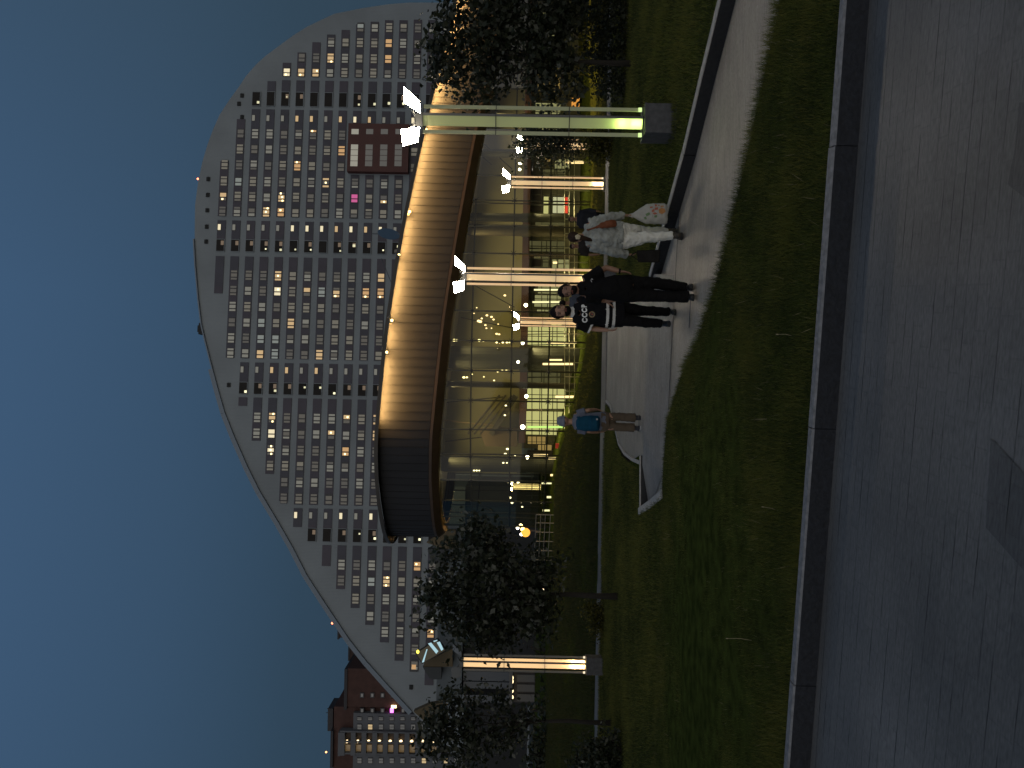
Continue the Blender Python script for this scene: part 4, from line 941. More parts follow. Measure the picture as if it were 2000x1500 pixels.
W5 = lamp('bright lamp column seen through the left end of the glass pavilion', foot(950, 56, -1.35), R(4), panel_mat('panel_bright', (1, .86, .58), 2.2), panel_mat('blade_bright', (1, .86, .6), 1.6), HEADM, 1, (1, .84, .58), 0)
# amber flood lamp at the left end of the pavilion
fl_ = empty('flood_lamp', at(1085, 1036, 58), 'amber flood lamp on a post glowing at the left end of the pavilion', 'lamp')
def flb(mb, name, ms): o = mb.build(name, ms, fl_); o.location = -fl_.location; return o
m_ = MB(); a = at(1022, 1036, 58); m_.tube([(a.x, a.y, -1.5), a], .06, 8); flb(m_, 'post', LMET)
m_ = MB(); m_.box(a, (.5, .3, .3)); flb(m_, 'housing', LDARK)
for dx, dz, r_, c_ in ((.15, .05, .17, (1, .55, .15)), (-.1, -.18, .36, (1, .42, .06)), (.45, .2, .14, (1, .85, .65)), (.25, .45, .12, (1, .9, .8)), (-.25, .15, .12, (1, .85, .6))):
    m_ = MB(); m_.ball((a.x+dx, a.y-.3, a.z+dz), r_, 8, 6); flb(m_, 'bulb', emis('flood_bulb_%d' % int(r_*100), c_, 1.6 if r_ > .2 else 8))
plight('flood_light', (a.x, a.y-.6, a.z), 110, (1, .45, .1), .3, fl_)
# wire railing on the bank
rl_ = empty('bank_railing', at(1100, 1040, 36), 'thin metal railing on the dark bank left of the pavilion', 'railing')
def rlb(mb, name, ms): o = mb.build(name, ms, rl_); o.location = -rl_.location; return o
RM = mat('rail_metal', (.3, .26, .2), .5, metal=.4)
for py in (1006, 1022, 1040, 1058, 1076, 1094):
    p = at(1090, py, 36+(py-1000)*.02); m_ = MB(); m_.tube([(p.x, p.y, float(zt(p.x, p.y))-.1), (p.x, p.y, 1.05)], .022, 6); rlb(m_, 'post', RM)
for z in (.35, .6, .82, 1.05):
    m_ = MB(); m_.tube([(at(1090, py, 36+(py-1000)*.02).x, 36+(py-1000)*.02, z) for py in (1006, 1094)], .016, 6); rlb(m_, 'rail', RM)
# round sign behind the pavilion
sg = empty('round_sign', at(900, 452, 70), 'dull blue round sign plate on a thin post behind the pavilion roof', 'sign')
def sgb(mb, name, ms): o = mb.build(name, ms, sg); o.location = -sg.location; return o
p = at(760, 457, 70); m_ = MB(); m_.tube([(p.x, p.y, -1.7), (p.x, p.y, p.z+1.6)], .06, 6); sgb(m_, 'post', mat('sign_post', (.1, .12, .14), .6))
ax = Vector((.42, -.75, -.2)).normalized(); m_ = MB(); u = ax.cross(Vector((0, 0, 1))).normalized(); v_ = u.cross(ax)
cc = p+Vector((0, -.12, 0)); m_.prism([cc+u*(.62*math.cos(k*math.pi/12))+(Vector((.18, 0, 1)).normalized())*(1.08*math.sin(k*math.pi/12)) for k in range(24)], -ax*.05); sgb(m_, 'plate', mat('sign_blue', (.05, .10, .17), .5))
m_ = MB(); a, b = at(742, 440, 68), at(835, 560, 68); m_.tube([at(745, 505, 64), at(800, 640, 64)], .03, 4); tag(m_.build('overhead_cable', mat('cable_dark', (.08, .09, .1), .6)), 'thin cable stretched in front of the arched block above the pavilion', 'cable')
# ------------------------------------------------------------------ trees and shrubs
LEAF = [leaf_mat('leaf_dark', (.012, .018, .008), (.035, .042, .024), 5, .3), leaf_mat('leaf_mid', (.03, .037, .02), (.06, .066, .042), 5, .3), leaf_mat('leaf_pale', (.08, .085, .068), (.15, .155, .13), 5, .25)]
YEL = [leaf_mat('leaf_yellow', (.06, .06, .012), (.13, .12, .02), 5, .35), leaf_mat('leaf_yellow_dark', (.03, .033, .008), (.06, .06, .014), 5, .35), leaf_mat('leaf_yellow_pale', (.14, .13, .03), (.2, .18, .045), 5, .35)]
BARK = mat('bark', (.02, .017, .013), .9, var=.4, vscale=14, bump=.6, stretch=(1, 1, .2))
def crown(name, parent, blobs, n, size, mats, wts=(.5, .38, .12), cl=.28, seed=1):
    g = np.random.default_rng(seed); vol = np.array([b[3]*b[4]*b[5] for b in blobs])**.8; pick = g.choice(len(blobs), n//14+1, p=vol/vol.sum())
    C = []
    for i in pick:                                                   # twig clusters through each lobe, denser near the surface
        bx, by, bz, rx, ry, rz = blobs[i]; d = g.normal(size=3); d /= np.linalg.norm(d); r = g.random()**.42
        C.append((bx+d[0]*r*rx, by+d[1]*r*ry, bz+d[2]*r*rz))
    C = np.array(C); P = np.repeat(C, 14, 0)[:n]; m_ = len(P); P = P+g.normal(size=(m_, 3))*np.array([cl, cl, cl*.8])*.55
    s = size*g.uniform(.6, 1.25, m_)
    nz = g.normal(size=(m_, 3))*np.array([1, 1, .9])+np.array([0, 0, .5]); nz /= np.linalg.norm(nz, axis=1)[:, None]
    a = np.cross(nz, g.normal(size=(m_, 3))); a /= np.linalg.norm(a, axis=1)[:, None]; b = np.cross(nz, a)
    V = np.zeros((m_, 4, 3)); V[:, 0] = P-a*s[:, None]*.62; V[:, 1] = P+b*s[:, None]*.42-a*s[:, None]*.05; V[:, 2] = P+a*s[:, None]*.7-nz*s[:, None]*.12; V[:, 3] = P-b*s[:, None]*.42-a*s[:, None]*.05
    mi = g.choice(3, m_, p=wts)
    return np_mesh(name, V.reshape(-1, 3), 4, mats, mi, parent)
def tree(label, py, base_px, d, zb, blobs, n, size, seed, trunk_r, fork, mats=LEAF, wts=(.5, .38, .12), cat='tree', lean=0, name='young_tree', group=None):
    p = at(base_px, py, d); root = empty(name, (p.x, d, zb), label, cat, group)
    B = []
    for (px, py_, rpx, rpz, dy) in blobs:
        q = at(px, py_, d+dy)-root.location; B.append((q.x, q.y, q.z, rpx*d/FPX, max(rpx, rpz)*.85*d/FPX, rpz*d/FPX))
    t = MB(); g = random.Random(seed)
    top = Vector((lean, 0, fork)); t.tube([(0, 0, -.1), (lean*.2, 0, fork*.3), (lean*.6+.02, .01, fork*.7), top], [trunk_r*1.35, trunk_r, trunk_r*.85, trunk_r*.75], 9)
    to = t.build('trunk', BARK, root, True)
    zz = sorted(B, key=lambda q: q[2])
    for q in B:
        br = MB(); e_ = Vector(q[:3]); m1 = top.lerp(e_, .45)+Vector((g.uniform(-.1, .1), g.uniform(-.1, .1), .12)); st_ = top.lerp(Vector((top.x, top.y, e_.z)), .25 if e_.z > fork else 0)
        br.tube(catmull([st_-Vector((0, 0, .1)), m1, e_], 4), list(np.linspace(trunk_r*.5, trunk_r*.12, 9)), 6)
        for k in range(5):
            d_ = Vector((g.uniform(-1, 1), g.uniform(-1, 1), g.uniform(-.4, 1))); s_ = m1.lerp(e_, g.uniform(.3, 1)); br.tube([s_, s_+Vector((d_.x*q[3], d_.y*q[4], d_.z*q[5]))*.8], [trunk_r*.14, trunk_r*.05], 5)
        br.build('branch', BARK, to, True)
    crown('crown', root, B, n, size, mats, wts, cl=.26*d/15, seed=seed); return root
def LZp(d): return LZ(d)
tree('leafy young tree with a dark round crown left of the glass pavilion', 1165, 1213, 15.8, LZ(15.8), [(850, 1165, 62, 40, 0), (890, 1110, 62, 55, .2), (905, 1205, 68, 60, -.1), (960, 1120, 75, 60, -.3), (985, 1200, 72, 62, .2), (950, 1050, 42, 46, .1), (1045, 1150, 78, 45, 0), (950, 1240, 34, 50, .1), (1040, 1200, 50, 42, -.2), (925, 1030, 26, 24, .2), (1075, 1110, 40, 30, 0)], 6400, .105, 3, .06, 1.55, wts=(.5, .34, .16), group='young trees on the lawns')
tree('slim young tree with a sparse crown at the far left of the lawn', 1412, 1203, 16.6, LZ(16.6), [(850, 1422, 46, 32, 0), (872, 1385, 40, 40, .2), (880, 1450, 46, 44, -.1), (920, 1405, 52, 42, .1), (930, 1455, 42, 38, -.2), (980, 1378, 30, 36, .2), (990, 1440, 40, 44, .1), (832, 1446, 28, 18, 0), (1030, 1405, 34, 28, 0), (900, 1488, 36, 40, 0)], 2700, .098, 11, .05, 1.5, wts=(.44, .38, .18), group='young trees on the lawns')
tree('broad dark tree at the right edge in front of the lit roof band', 124, 1238, 15.2, LZ(15.2), [(880, 120, 60, 42, 0), (900, 40, 70, 55, .2), (930, 170, 50, 55, -.1), (970, 90, 85, 60, .2), (980, 0, 80, 70, -.2), (1040, 150, 60, 55, .1), (1060, 50, 85, 60, -.2), (1080, 110, 80, 50, .2), (1110, 0, 80, 50, 0), (1110, 170, 45, 35, 0), (860, 80, 45, 24, 0), (960, -90, 70, 70, 0)], 8800, .105, 21, .055, 1.35, wts=(.56, .33, .11), group='young trees on the lawns')
tree('small dark tree beside the nearest lamp in front of the pavilion glass', 275, 1180, 24, float(zt(6.2, 24)), [(1030, 285, 26, 24, 0), (1050, 262, 30, 28, .2), (1070, 292, 26, 24, 0), (1085, 268, 32, 26, -.2), (1105, 288, 24, 18, .1)], 2600, .09, 31, .04, 1.4, wts=(.62, .33, .05), name='young_tree', group='young trees on the lawns')
def shrub(label, items, n, size, mats, wts, seed, name='shrub', d=20, zb=-.3, group=None):
    px, py = items[0][:2]; p = at(px, py, d); root = empty(name, (p.x, d, zb), label, 'shrub', group); B = []
    for (a, b_, rx_, rz_, dy) in items:
        q = at(a, b_, d+dy)-root.location; B.append((q.x, q.y, q.z, rx_*d/FPX, rx_*.9*d/FPX, rz_*d/FPX))
    t = MB(); g = random.Random(seed)
    for q in B:
        for k in range(3): t.tube([(q[0]*.5+g.uniform(-.1, .1), q[1]*.5, -.05), (q[0]*.8, q[1]*.8, q[2]*.6), (q[0]+g.uniform(-.5, .5)*q[3], q[1], q[2]+.3*q[5])], [.014, .01, .005], 5)
    t.build('stem', BARK, root); crown('foliage', root, B, n, size, mats, wts, cl=.16*d/16, seed=seed); return root
shrub('yellow green shrub below the small dark tree near the right lamp', [(1170, 288, 26, 20, 0), (1160, 302, 20, 16, .2), (1178, 262, 24, 20, 0), (1150, 276, 18, 14, 0), (1185, 300, 16, 12, 0)], 2600, .06, YEL, (.5, .4, .1), 41, d=19.2, zb=LZ(19.2))
shrub('low yellow green shrub at the foot of the left leafy tree', [(1160, 1200, 18, 16, 0), (1168, 1222, 20, 14, 0), (1150, 1186, 12, 12, .1), (1175, 1190, 12, 9, 0)], 1500, .055, YEL, (.45, .5, .05), 43, d=19.0, zb=LZ(19))
shrub('dark spreading shrub in the lower left corner of the lawn', [(1160, 1478, 46, 40, 0), (1190, 1450, 34, 28, -.1), (1200, 1495, 50, 30, .1), (1140, 1500, 40, 30, .2), (1180, 1540, 50, 50, 0)], 3400, .07, LEAF, (.66, .26, .08), 45, d=14.6, zb=LZ(14.6))
shrub('dense dark hedge shrub under the right edge tree', [(1185, 60, 62, 50, 0), (1190, 150, 46, 44, .1), (1185, 0, 60, 52, 0), (1182, 105, 55, 48, .3), (1195, -70, 60, 52, 0), (1210, 175, 26, 26, 0)], 8000, .06, LEAF, (.86, .14, 0), 47, d=16.2, zb=LZ(16.2), name='hedge')
# darker trees beyond the bank
for k, (label, px, py, r_, rz_, d) in enumerate((('dark bushy tree beyond the bank just left of the amber lamp', 1080, 1110, 42, 42, 46), ('wide dark tree beyond the bank behind the left leafy tree', 1085, 1190, 55, 48, 50), ('dark round bush tree behind the warm lamp column', 1105, 1270, 46, 40, 44), ('dark low tree behind the trunk of the slim left tree', 1100, 1390, 60, 46, 42), ('dark tree at the left edge beyond the strip path', 1090, 1475, 55, 55, 40))):
    B = [(px, py, r_, rz_, 0), (px-20, py+r_*.6, r_*.6, rz_*.6, .4), (px-12, py-r_*.6, r_*.65, rz_*.6, -.3), (px+18, py+10, r_*.8, rz_*.6, 0)]
    tree(label, py, 1165, d, -1.2 if py < 1150 else .0, B, 1800, .26, 60+k, .09, 1.0, mats=LEAF, wts=(.93, .07, 0), name='bushy_tree', group='dark trees beyond the bank')
# string lights and lit street behind the right tree
D5 = 60
def lights(label, pts, r_, col, s, d, name='string_lights', nm='x'):
    m_ = MB(); P = [at(a, b, d) for a, b in pts]; m_.tube(P, .015, 4)
    for p in P: m_.ball(p, r_*d/FPX, 6, 5, mi=1)
    tag(m_.build(name, [WR, emis('string_'+nm, col, s)]), label, 'string lights')
lights('straight string of warm white bulbs behind the right tree, the upper one', [(993+.1*k, -40+k*6.2) for k in range(11)], 2.3, (1, .78, .48), 3.5, 58, nm='a')
lights('longer string of white bulbs behind the right tree, the lower one', [(1014+.1*k, -40+k*7.5) for k in range(13)], 2.6, (1, .9, .75), 4.5, 56, nm='b')
lights('small sparkling bulbs glimmering through the left leafy tree', [(1016, 1148), (1025, 1156), (1030, 1161), (1037, 1151), (1044, 1160), (1050, 1154), (1060, 1152), (1067, 1155), (1012, 1170)], 2.6, (1, .8, .5), 4, 40, nm='c')
lt = empty('lit_street_frontage', at(1120, 20, 66), 'warm lit street frontage glimpsed behind the right edge tree', 'building')
def ltb(mb, name, ms): o = mb.build(name, ms, lt); o.location = -lt.location; return o
m_ = MB(); dbox(m_, 930, -200, 1150, 95, 66, 6); ltb(m_, 'wall', mat('frontage_wall', (.09, .07, .05), .8, var=.3, vscale=.4))
for k, (x0, y0, x1, y1, c, s) in enumerate(((1120, -40, 1132, 8, (1, .7, .35), .8), (1100, 20, 1108, 40, (1, .75, .4), .5), (960, -30, 975, 12, (.6, .42, .26), .18), (1140, 0, 1150, 60, (1, .8, .5), .55), (1060, 60, 1072, 74, (1, .8, .5), .5))):
    m_ = MB(); dbox(m_, x0, y0, x1, y1, 65.9, .15); ltb(m_, 'window', emis('frontage_%d' % k, c, s))
for k, (px, py) in enumerate(((1030, 52), (1075, 55), (1130, 195), (1002, 98), (1034, 113), (1140, 60), (1122, 175))):
    m_ = MB(); m_.ball(at(px, py, 50), .09, 6, 5); m_.tube([at(px, py, 50), (at(px, py, 50).x, 50, -1.6)], .03, 5, mi=1)
    tag(m_.build('distant_lamp', [emis('distant_glow', (1, .85, .6), 8), LDARK]), ['tiny lamp beside the strings of bulbs', 'tiny lamp low in the right tree', 'tiny lamp just right of the nearest lamp column', 'tiny lamp seen through the upper right tree', 'tiny lamp in the middle of the right tree crown', 'tiny lamp low over the hedge', 'tiny lamp at the end of the hedge'][k], 'lamp')
# emissive box for the amber traffic glow right of the near lamp
m_ = MB(); m_.box(at(1130, 201, 48), (.5, .3, .9)); tag(m_.build('amber_glow', emis('glow_amber', (1, .42, .1), .9)), 'small glowing box for the amber traffic glow just right of the nearest lamp column', 'patch')
# ------------------------------------------------------------------ people
def skin(name, c): return mat(name, c, .5, var=.12, vscale=25)
SK1 = skin('skin_tan', (.25, .135, .085)); SK2 = skin('skin_light', (.35, .2, .13)); LIP = mat('lip', (.25, .09, .075), .5); EYE = mat('eye_dark', (.03, .022, .018), .3)
HAIRB = mat('hair_black', (.012, .01, .009), .75, spec=.08, var=.3, vscale=40, bump=.5, stretch=(1, 1, .2)); HAIRN = mat('hair_brown', (.035, .02, .012), .65, spec=.15, var=.4, vscale=40, bump=.5, stretch=(1, 1, .2))
def fabric(name, c, var=.12, sc=9, bump=.35, rough=.85): return mat(name, c, rough, var=var, vscale=sc, bump=bump, spec=.1)
def remesh(mb, name, ms, parent, voxel, smooth=4, fold=0, fscale=.09, mfun=None, cut=None):
    o = mb.build('tmp', ms[0] if isinstance(ms, list) else ms)
    md = o.modifiers.new('r', 'REMESH'); md.mode = 'VOXEL'; md.voxel_size = voxel
    if smooth: ms_ = o.modifiers.new('s', 'SMOOTH'); ms_.iterations = smooth; ms_.factor = .5
    if fold:
        tx = bpy.data.textures.new('fold', 'CLOUDS'); tx.noise_scale = fscale; tx.noise_depth = 2
        dm = o.modifiers.new('d', 'DISPLACE'); dm.texture = tx; dm.strength = fold; dm.mid_level = .5; dm.texture_coords = 'LOCAL'
    bpy.context.view_layer.update(); dg = bpy.context.evaluated_depsgraph_get()
    me = bpy.data.meshes.new_from_object(o.evaluated_get(dg), depsgraph=dg)
    bpy.data.objects.remove(o, do_unlink=True)
    me.name = name; me.materials.clear()
    for x in (ms if isinstance(ms, list) else [ms]): me.materials.append(x)
    me.polygons.foreach_set('use_smooth', [True]*len(me.polygons))
    if cut:
        bm = bmesh.new(); bm.from_mesh(me); bmesh.ops.delete(bm, geom=[f for f in bm.faces if cut(f.calc_center_median())], context='FACES'); bm.to_mesh(me); bm.free()
    if mfun:
        for p in me.polygons: p.material_index = mfun(p.center)
    ob = bpy.data.objects.new(name, me); link(ob, parent); return ob
def vcat(*pts): return [Vector(p) for p in pts]
class Person:
    def __init__(s, label, d, zb, base_py, group=None, fwd=1, skinm=SK1, vox=.009):
        s.d = d; s.vox = vox; s.fwd = fwd; s.skin = skinm
        p = at(1000, base_py, d); s.o = Vector((p.x, d, zb)); s.root = empty('person', s.o, label, 'person', group)
    def J(s, px, py, dy=0): return at(px, py, s.d+dy)-s.o
    def pose(s, **k):
        for n, v in k.items(): setattr(s, n, s.J(*v))
        f = Vector((0, -s.fwd, 0)); s.f = f
        s.hc = (s.hipL+s.hipR)/2; s.sc = (s.shL+s.shR)/2; s.hl = (s.top-s.chin).length
    def torso_secs(s, grow=0, z_from=None, z_to=1.0, waist=.86, depth=.62, belly=0):
        """ellipse sections from the hips to the neck; rx from hip and shoulder spans"""
        wh = abs(s.hipL.x-s.hipR.x)/2+.085; ws = abs(s.shL.x-s.shR.x)/2+.02
        out = []
        for t, wd, dp in ((-.16, wh*.93, .1), (-.06, wh*1.0, .112), (.08, wh*1.0, .115), (.3, lerp(wh, ws, .3)*waist*1.02, .105+belly), (.5, lerp(wh, ws, .6)*.93, .112+belly), (.7, ws*.93, .12), (.86, ws*.97, .108), (.96, ws*.86, .088), (1.04, ws*.42, .07)):
            if z_from is not None and t < z_from: continue
            if t > z_to: break
            out.append((s.hc.lerp(s.sc, t), wd+grow, dp+grow))
        return out
    def hand(s, b, w, h, side, curl=.5):
        """palm, four unequal fingers curling and a thumb leaving the side of the palm"""
        ax = (h-w).normalized(); L = max(.15, min(.19, (h-w).length)); fw = s.f; sd = ax.cross(fw).normalized()
        pc = w+ax*(L*.28); 
        M = Matrix((sd, ax.cross(sd), ax)).transposed()
        b.ball(pc, (.016, .04, .055), 10, 8, M)
        inn = Vector((-side, 0, 0))
        for k, (o_, ln) in enumerate(((.03, .072), (.01, .082), (-.01, .076), (-.029, .06))):
            k0 = w+ax*(L*.5)+fw*o_; k1 = k0+ax*(ln*.45)+inn*(ln*.1*curl); k2 = k1+ax*(ln*.32)*(1-curl*.4)+inn*(ln*.3*curl); k3 = k2+ax*(ln*.25)*(1-curl*.9)+inn*(ln*.25*curl)
            b.tube([k0-ax*.02, k0, k1, k2, k3], [.0095, .0095, .0088, .008, .007], 7)
        t0 = w+ax*(L*.2)+fw*.03; b.tube([t0, t0+ax*.028+fw*.024, t0+ax*.058+fw*.03+inn*.012], [.012, .0105, .0085], 7)
    def limb(s, b, pts, rad, n=12):
        b.tube(pts, rad, n)
        for p, r in zip(pts[1:-1], rad[1:-1]): b.ball(p, r*.99, 10, 8)
    def head(s, b, yaw=0, tilt=0, neck_r=.055):
        hl = s.hl; c = s.top.lerp(s.chin, .46); f = Matrix.Rotation(yaw, 3, 'Z') @ s.f; sd = Vector((0, 0, 1)).cross(f)
        up = (s.top-s.chin).normalized(); s.hcn = c; s.hf = f; s.hs = sd; s.hup = up
        M = Matrix((sd, -f, up)).transposed(); s.hM = M
        b.ball(c+up*hl*.07-f*hl*.04, (hl*.335, hl*.405, hl*.40), 16, 12, M)       # cranium
        b.ball(c-up*hl*.17+f*hl*.09, (hl*.27, hl*.29, hl*.36), 14, 10, M)          # face and jaw
        b.ball(c-up*hl*.42+f*hl*.2, (hl*.12, hl*.1, hl*.085), 8, 6, M)             # chin
        b.tube([c+up*hl*.02+f*hl*.36, c-up*hl*.07+f*hl*.42, c-up*hl*.15+f*hl*.455, c-up*hl*.18+f*hl*.38], [hl*.035, hl*.045, hl*.062, hl*.05], 8)
        b.ball(c+up*hl*.07+f*hl*.325, (hl*.2, hl*.05, hl*.035), 8, 6, M)           # brow
        for k in (-1, 1): b.ball(c-up*hl*.06+sd*(k*hl*.335)-f*hl*.02, (hl*.035, hl*.075, hl*.115), 8, 6, M); b.ball(c-up*hl*.14+sd*(k*hl*.17)+f*hl*.26, (hl*.1, hl*.09, hl*.08), 8, 6, M)
        b.tube([c-up*hl*.28-f*hl*.08, s.neck.lerp(s.sc, .15)], [neck_r, neck_r*1.15], 12)
    def face_mat(s):
        c, f, up, sd, hl = s.hcn, s.hf, s.hup, s.hs, s.hl
        def fn(p):
            q = p-c; a, u, x = q.dot(f)/hl, q.dot(up)/hl, q.dot(sd)/hl
            if a > .2:
                for k in (-.15, .15):
                    if ((x-k)/.068)**2+((u-.0)/.03)**2 < 1: return 1
                    if ((x-k)/.1)**2+((u-.085)/.022)**2 < 1: return 1
                if (x/.11)**2+((u+.30)/.03)**2 < 1: return 2
            return 0
        return fn
    def body(s, yaw=0, arms=True, neck_r=.055, curl=(.5, .5), feet=True, arm_r=1.0):
        b = MB(); b.torso(s.torso_secs(0)); s.head(b, yaw, 0, neck_r)
        b.tube([s.sc.lerp(s.shL, .2)+Vector((0, 0, .0)), s.shL], [.075, .058], 10); b.tube([s.sc.lerp(s.shR, .2), s.shR], [.075, .058], 10)
        for sh, el, wr, ha, sd, cu in ((s.shL, s.elL, s.wrL, s.haL, -1, curl[0]), (s.shR, s.elR, s.wrR, s.haR, 1, curl[1])):
            s.limb(b, [sh, sh.lerp(el, .5), el, el.lerp(wr, .4), wr], [.055*arm_r, .047*arm_r, .04*arm_r, .039*arm_r, .027*arm_r]); s.hand(b, wr, ha, sd, cu)
        for hp, kn_, an, to in ((s.hipL, s.knL, s.anL, s.toL), (s.hipR, s.knR, s.anR, s.toR)):
            s.limb(b, [hp+Vector((0, 0, .03)), hp.lerp(kn_, .5), kn_, kn_.lerp(an, .35), an], [.088, .074, .055, .055, .037]); b.tube([an, an-Vector((0, 0, .045)), an.lerp(to, .6)-Vector((0, 0, .02))], [.036, .03, .018], 8)
        return remesh(b, 'body', [s.skin, EYE, LIP], s.root, s.vox, 2, mfun=s.face_mat())
    def hair(s, m, back=.0, scale=1.0, extra=None, name='hair', low=-.1, front=.2):
        b = MB(); c, f, up, hl, M = s.hcn, s.hf, s.hup, s.hl, s.hM
        b.ball(c+up*hl*.10-f*hl*(.07+back), (hl*.365*scale, hl*.42*scale, hl*.425*scale), 16, 12, M)
        if extra: extra(b)
        def cut(p):
            q = p-c; a, u, x = q.dot(f)/hl, q.dot(up)/hl, abs(q.dot(s.hs))/hl
            return (u < .2+max(0, -.2*x) and a > .16+(.18-u)*-.0 and u < front) or (u < low-.12 and a > -.25)
        return remesh(b, name, m, s.root, s.vox, 2, fold=.008, fscale=.03, cut=cut)
    def beard(s, m):
        b = MB(); c, f, up, hl, M = s.hcn, s.hf, s.hup, s.hl, s.hM
        b.ball(c-up*hl*.32+f*hl*.12, (hl*.275, hl*.30, hl*.23), 14, 10, M); b.ball(c-up*hl*.43+f*hl*.22, (hl*.15, hl*.13, hl*.11), 10, 8, M)
        b.tube([c-up*hl*.24+f*hl*.37-s.hs*hl*.13, c-up*hl*.225+f*hl*.41, c-up*hl*.24+f*hl*.37+s.hs*hl*.13], hl*.028, 6)
        def cut(p):
            q = p-c; a, u, x = q.dot(f)/hl, q.dot(up)/hl, abs(q.dot(s.hs))/hl
            return (u > -.235 and a > .05 and x < .2 and not (u < -.19 and a > .3)) or u > -.08 or (x < .1 and -.335 < u < -.27 and a > .3)
        return remesh(b, 'beard', m, s.root, s.vox, 1, fold=.005, fscale=.03, cut=cut)
    def top_(s, name, ms, grow=.016, hem=-.06, sleeve=.55, sr=(.072, .07), long=False, fold=.022, mfun=None, waist=.95, belly=.01, flare=0, fscale=.1):
        b = MB(); secs = s.torso_secs(grow, hem, waist=waist, belly=belly)
        if flare: c0, a, bb = secs[0]; secs[0] = (c0, a+flare, bb+flare)
        b.torso(secs)
        b.tube([s.sc+Vector((0, 0, .0)), s.neck+(s.neck-s.sc)*.05], [.095, .07], 12)
        for sh, el, wr in ((s.shL, s.elL, s.wrL), (s.shR, s.elR, s.wrR)):
            b.tube([s.sc.lerp(sh, .25)-Vector((0, 0, .015)), sh], [.095, sr[0]], 12)
            if long: s.limb(b, [sh, sh.lerp(el, .5), el, el.lerp(wr, .5), wr], [sr[0], sr[0]*.93, sr[1]*.9, sr[1]*.82, sr[1]*.7])
            else: s.limb(b, [sh, sh.lerp(el, .5), sh.lerp(el, sleeve*1.5)], [sr[0], sr[0]*1.0, sr[1]])
        return remesh(b, name, ms, s.root, s.vox*1.15, 3, fold, fscale, mfun)
    def trousers(s, ms, r=(.105, .092, .085), hem=.06, top=.14, fold=.02, grow=.012, mfun=None):
        b = MB(); b.torso([q for q in s.torso_secs(grow) if True][:3]+[(s.hc.lerp(s.sc, top), *[v+grow for v in s.torso_secs(0)[2][1:]])])
        for hp, kn_, an in ((s.hipL, s.knL, s.anL), (s.hipR, s.knR, s.anR)):
            e_ = an+(an-kn_).normalized()*hem
            s.limb(b, [hp+Vector((0, 0, .02)), hp.lerp(kn_, .45), kn_, kn_.lerp(e_, .5), e_], [r[0], lerp(r[0], r[1], .5), r[1], lerp(r[1], r[2], .5), r[2]])
        return remesh(b, 'trousers', ms, s.root, s.vox*1.15, 3, fold, .08, mfun)
    def shoe(s, an, to, ms, sole, h=.075):
        ax = (to-an); ax2 = Vector((ax.x, ax.y, 0)); ax2 = ax2.normalized() if ax2.length > .02 else s.f
        b = MB(); heel = an-ax2*.05; zf = min(to.z, an.z-.05)
        ball_ = Vector((to.x, to.y, 0)); L = .26
        c0 = Vector((an.x, an.y, an.z-.045)); tip = Vector((c0.x, c0.y, to.z))+ax2*L*.72
        b.tube([c0-ax2*.07+Vector((0, 0, -.01)), c0-ax2*.03, c0+ax2*.06+Vector((0, 0, -.012)), c0.lerp(tip, .68), tip], [(.032, .036), (.042, .05), (.043, .046), (.046, .034), (.028, .02)], 12)
        b.tube([an+Vector((0, 0, .03)), c0], [.046, .044], 10)
        o = remesh(b, 'shoe', ms, s.root, .008, 2)
        m_ = MB(); pts = [(-.085, .03), (-.09, -.03)]; sd = Vector((-ax2.y, ax2.x, 0))
        sl = (tip-c0); slope = (tip.z-(c0.z-.035))/max(.05, L*.72)
        outl = [(-.095, 0), (-.08, .034), (0, .04), (.1, .048), (.165, .04), (.2, .015), (.2, -.015), (.165, -.04), (.1, -.046), (0, -.036), (-.08, -.032)]
        P = []
        for a, w_ in outl:
            t = max(0, a)/.19; P.append(c0+ax2*a+sd*w_+Vector((0, 0, lerp(-.045, (tip.z-c0.z)-.024, t))))
        m_.prism(P, (0, 0, .022)); m_.build('sole', sole, o)
        return o
BLK = fabric('cloth_black', (.0075, .0075, .008)); BLK2 = fabric('cloth_black_trouser', (.007, .007, .0072)); SOLEB = mat('sole_black', (.015, .015, .015), .6); SHB = mat('shoe_black', (.014, .014, .014), .35)
WCL = fabric('cloth_white_trim', (.55, .55, .53))
# --- man in black
p1 = Person('bearded man in black shirt and wide black trousers looking down as he walks towards us', 9.74, -.2, 566)
p1.pose(top=(1091, 570), chin=(1127, 565, -.04), neck=(1129, 566, .02), shR=(1142, 549), shL=(1141, 578, .03), hipL=(1222, 574), hipR=(1222, 552), knL=(1283, 578, -.03), knR=(1282, 553, .02), anL=(1340, 580, -.06), anR=(1336, 562, .06), toL=(1353, 582, -.26), toR=(1350, 560, -.12), elR=(1184, 523, .03), wrR=(1212, 530, -.05), haR=(1233, 533, -.06), elL=(1180, 586, .14), wrL=(1213, 584, .06), haL=(1232, 581, .03))
p1.body(yaw=-.25, curl=(.6, .45)); p1.hair(HAIRB, low=-.12, front=.17); p1.beard(HAIRB)
p1.top_('shirt', [BLK, mat('shirt_print', (.35, .35, .35), .7)], grow=.022, hem=-.1, sleeve=.52, sr=(.08, .086), fold=.028, waist=1.0, belly=.025)
p1.trousers(BLK2, r=(.108, .079, .074), hem=.03, fold=.03)
for a, t in ((p1.anL, p1.toL), (p1.anR, p1.toR)): p1.shoe(a, t, SHB, SOLEB)
wb_ = MB(); ax = (p1.haR-p1.wrR).normalized(); wb_.tube([p1.wrR-ax*.025, p1.wrR+ax*.0], [.036, .035], 12); wb_.build('wristband', BLK, p1.root)
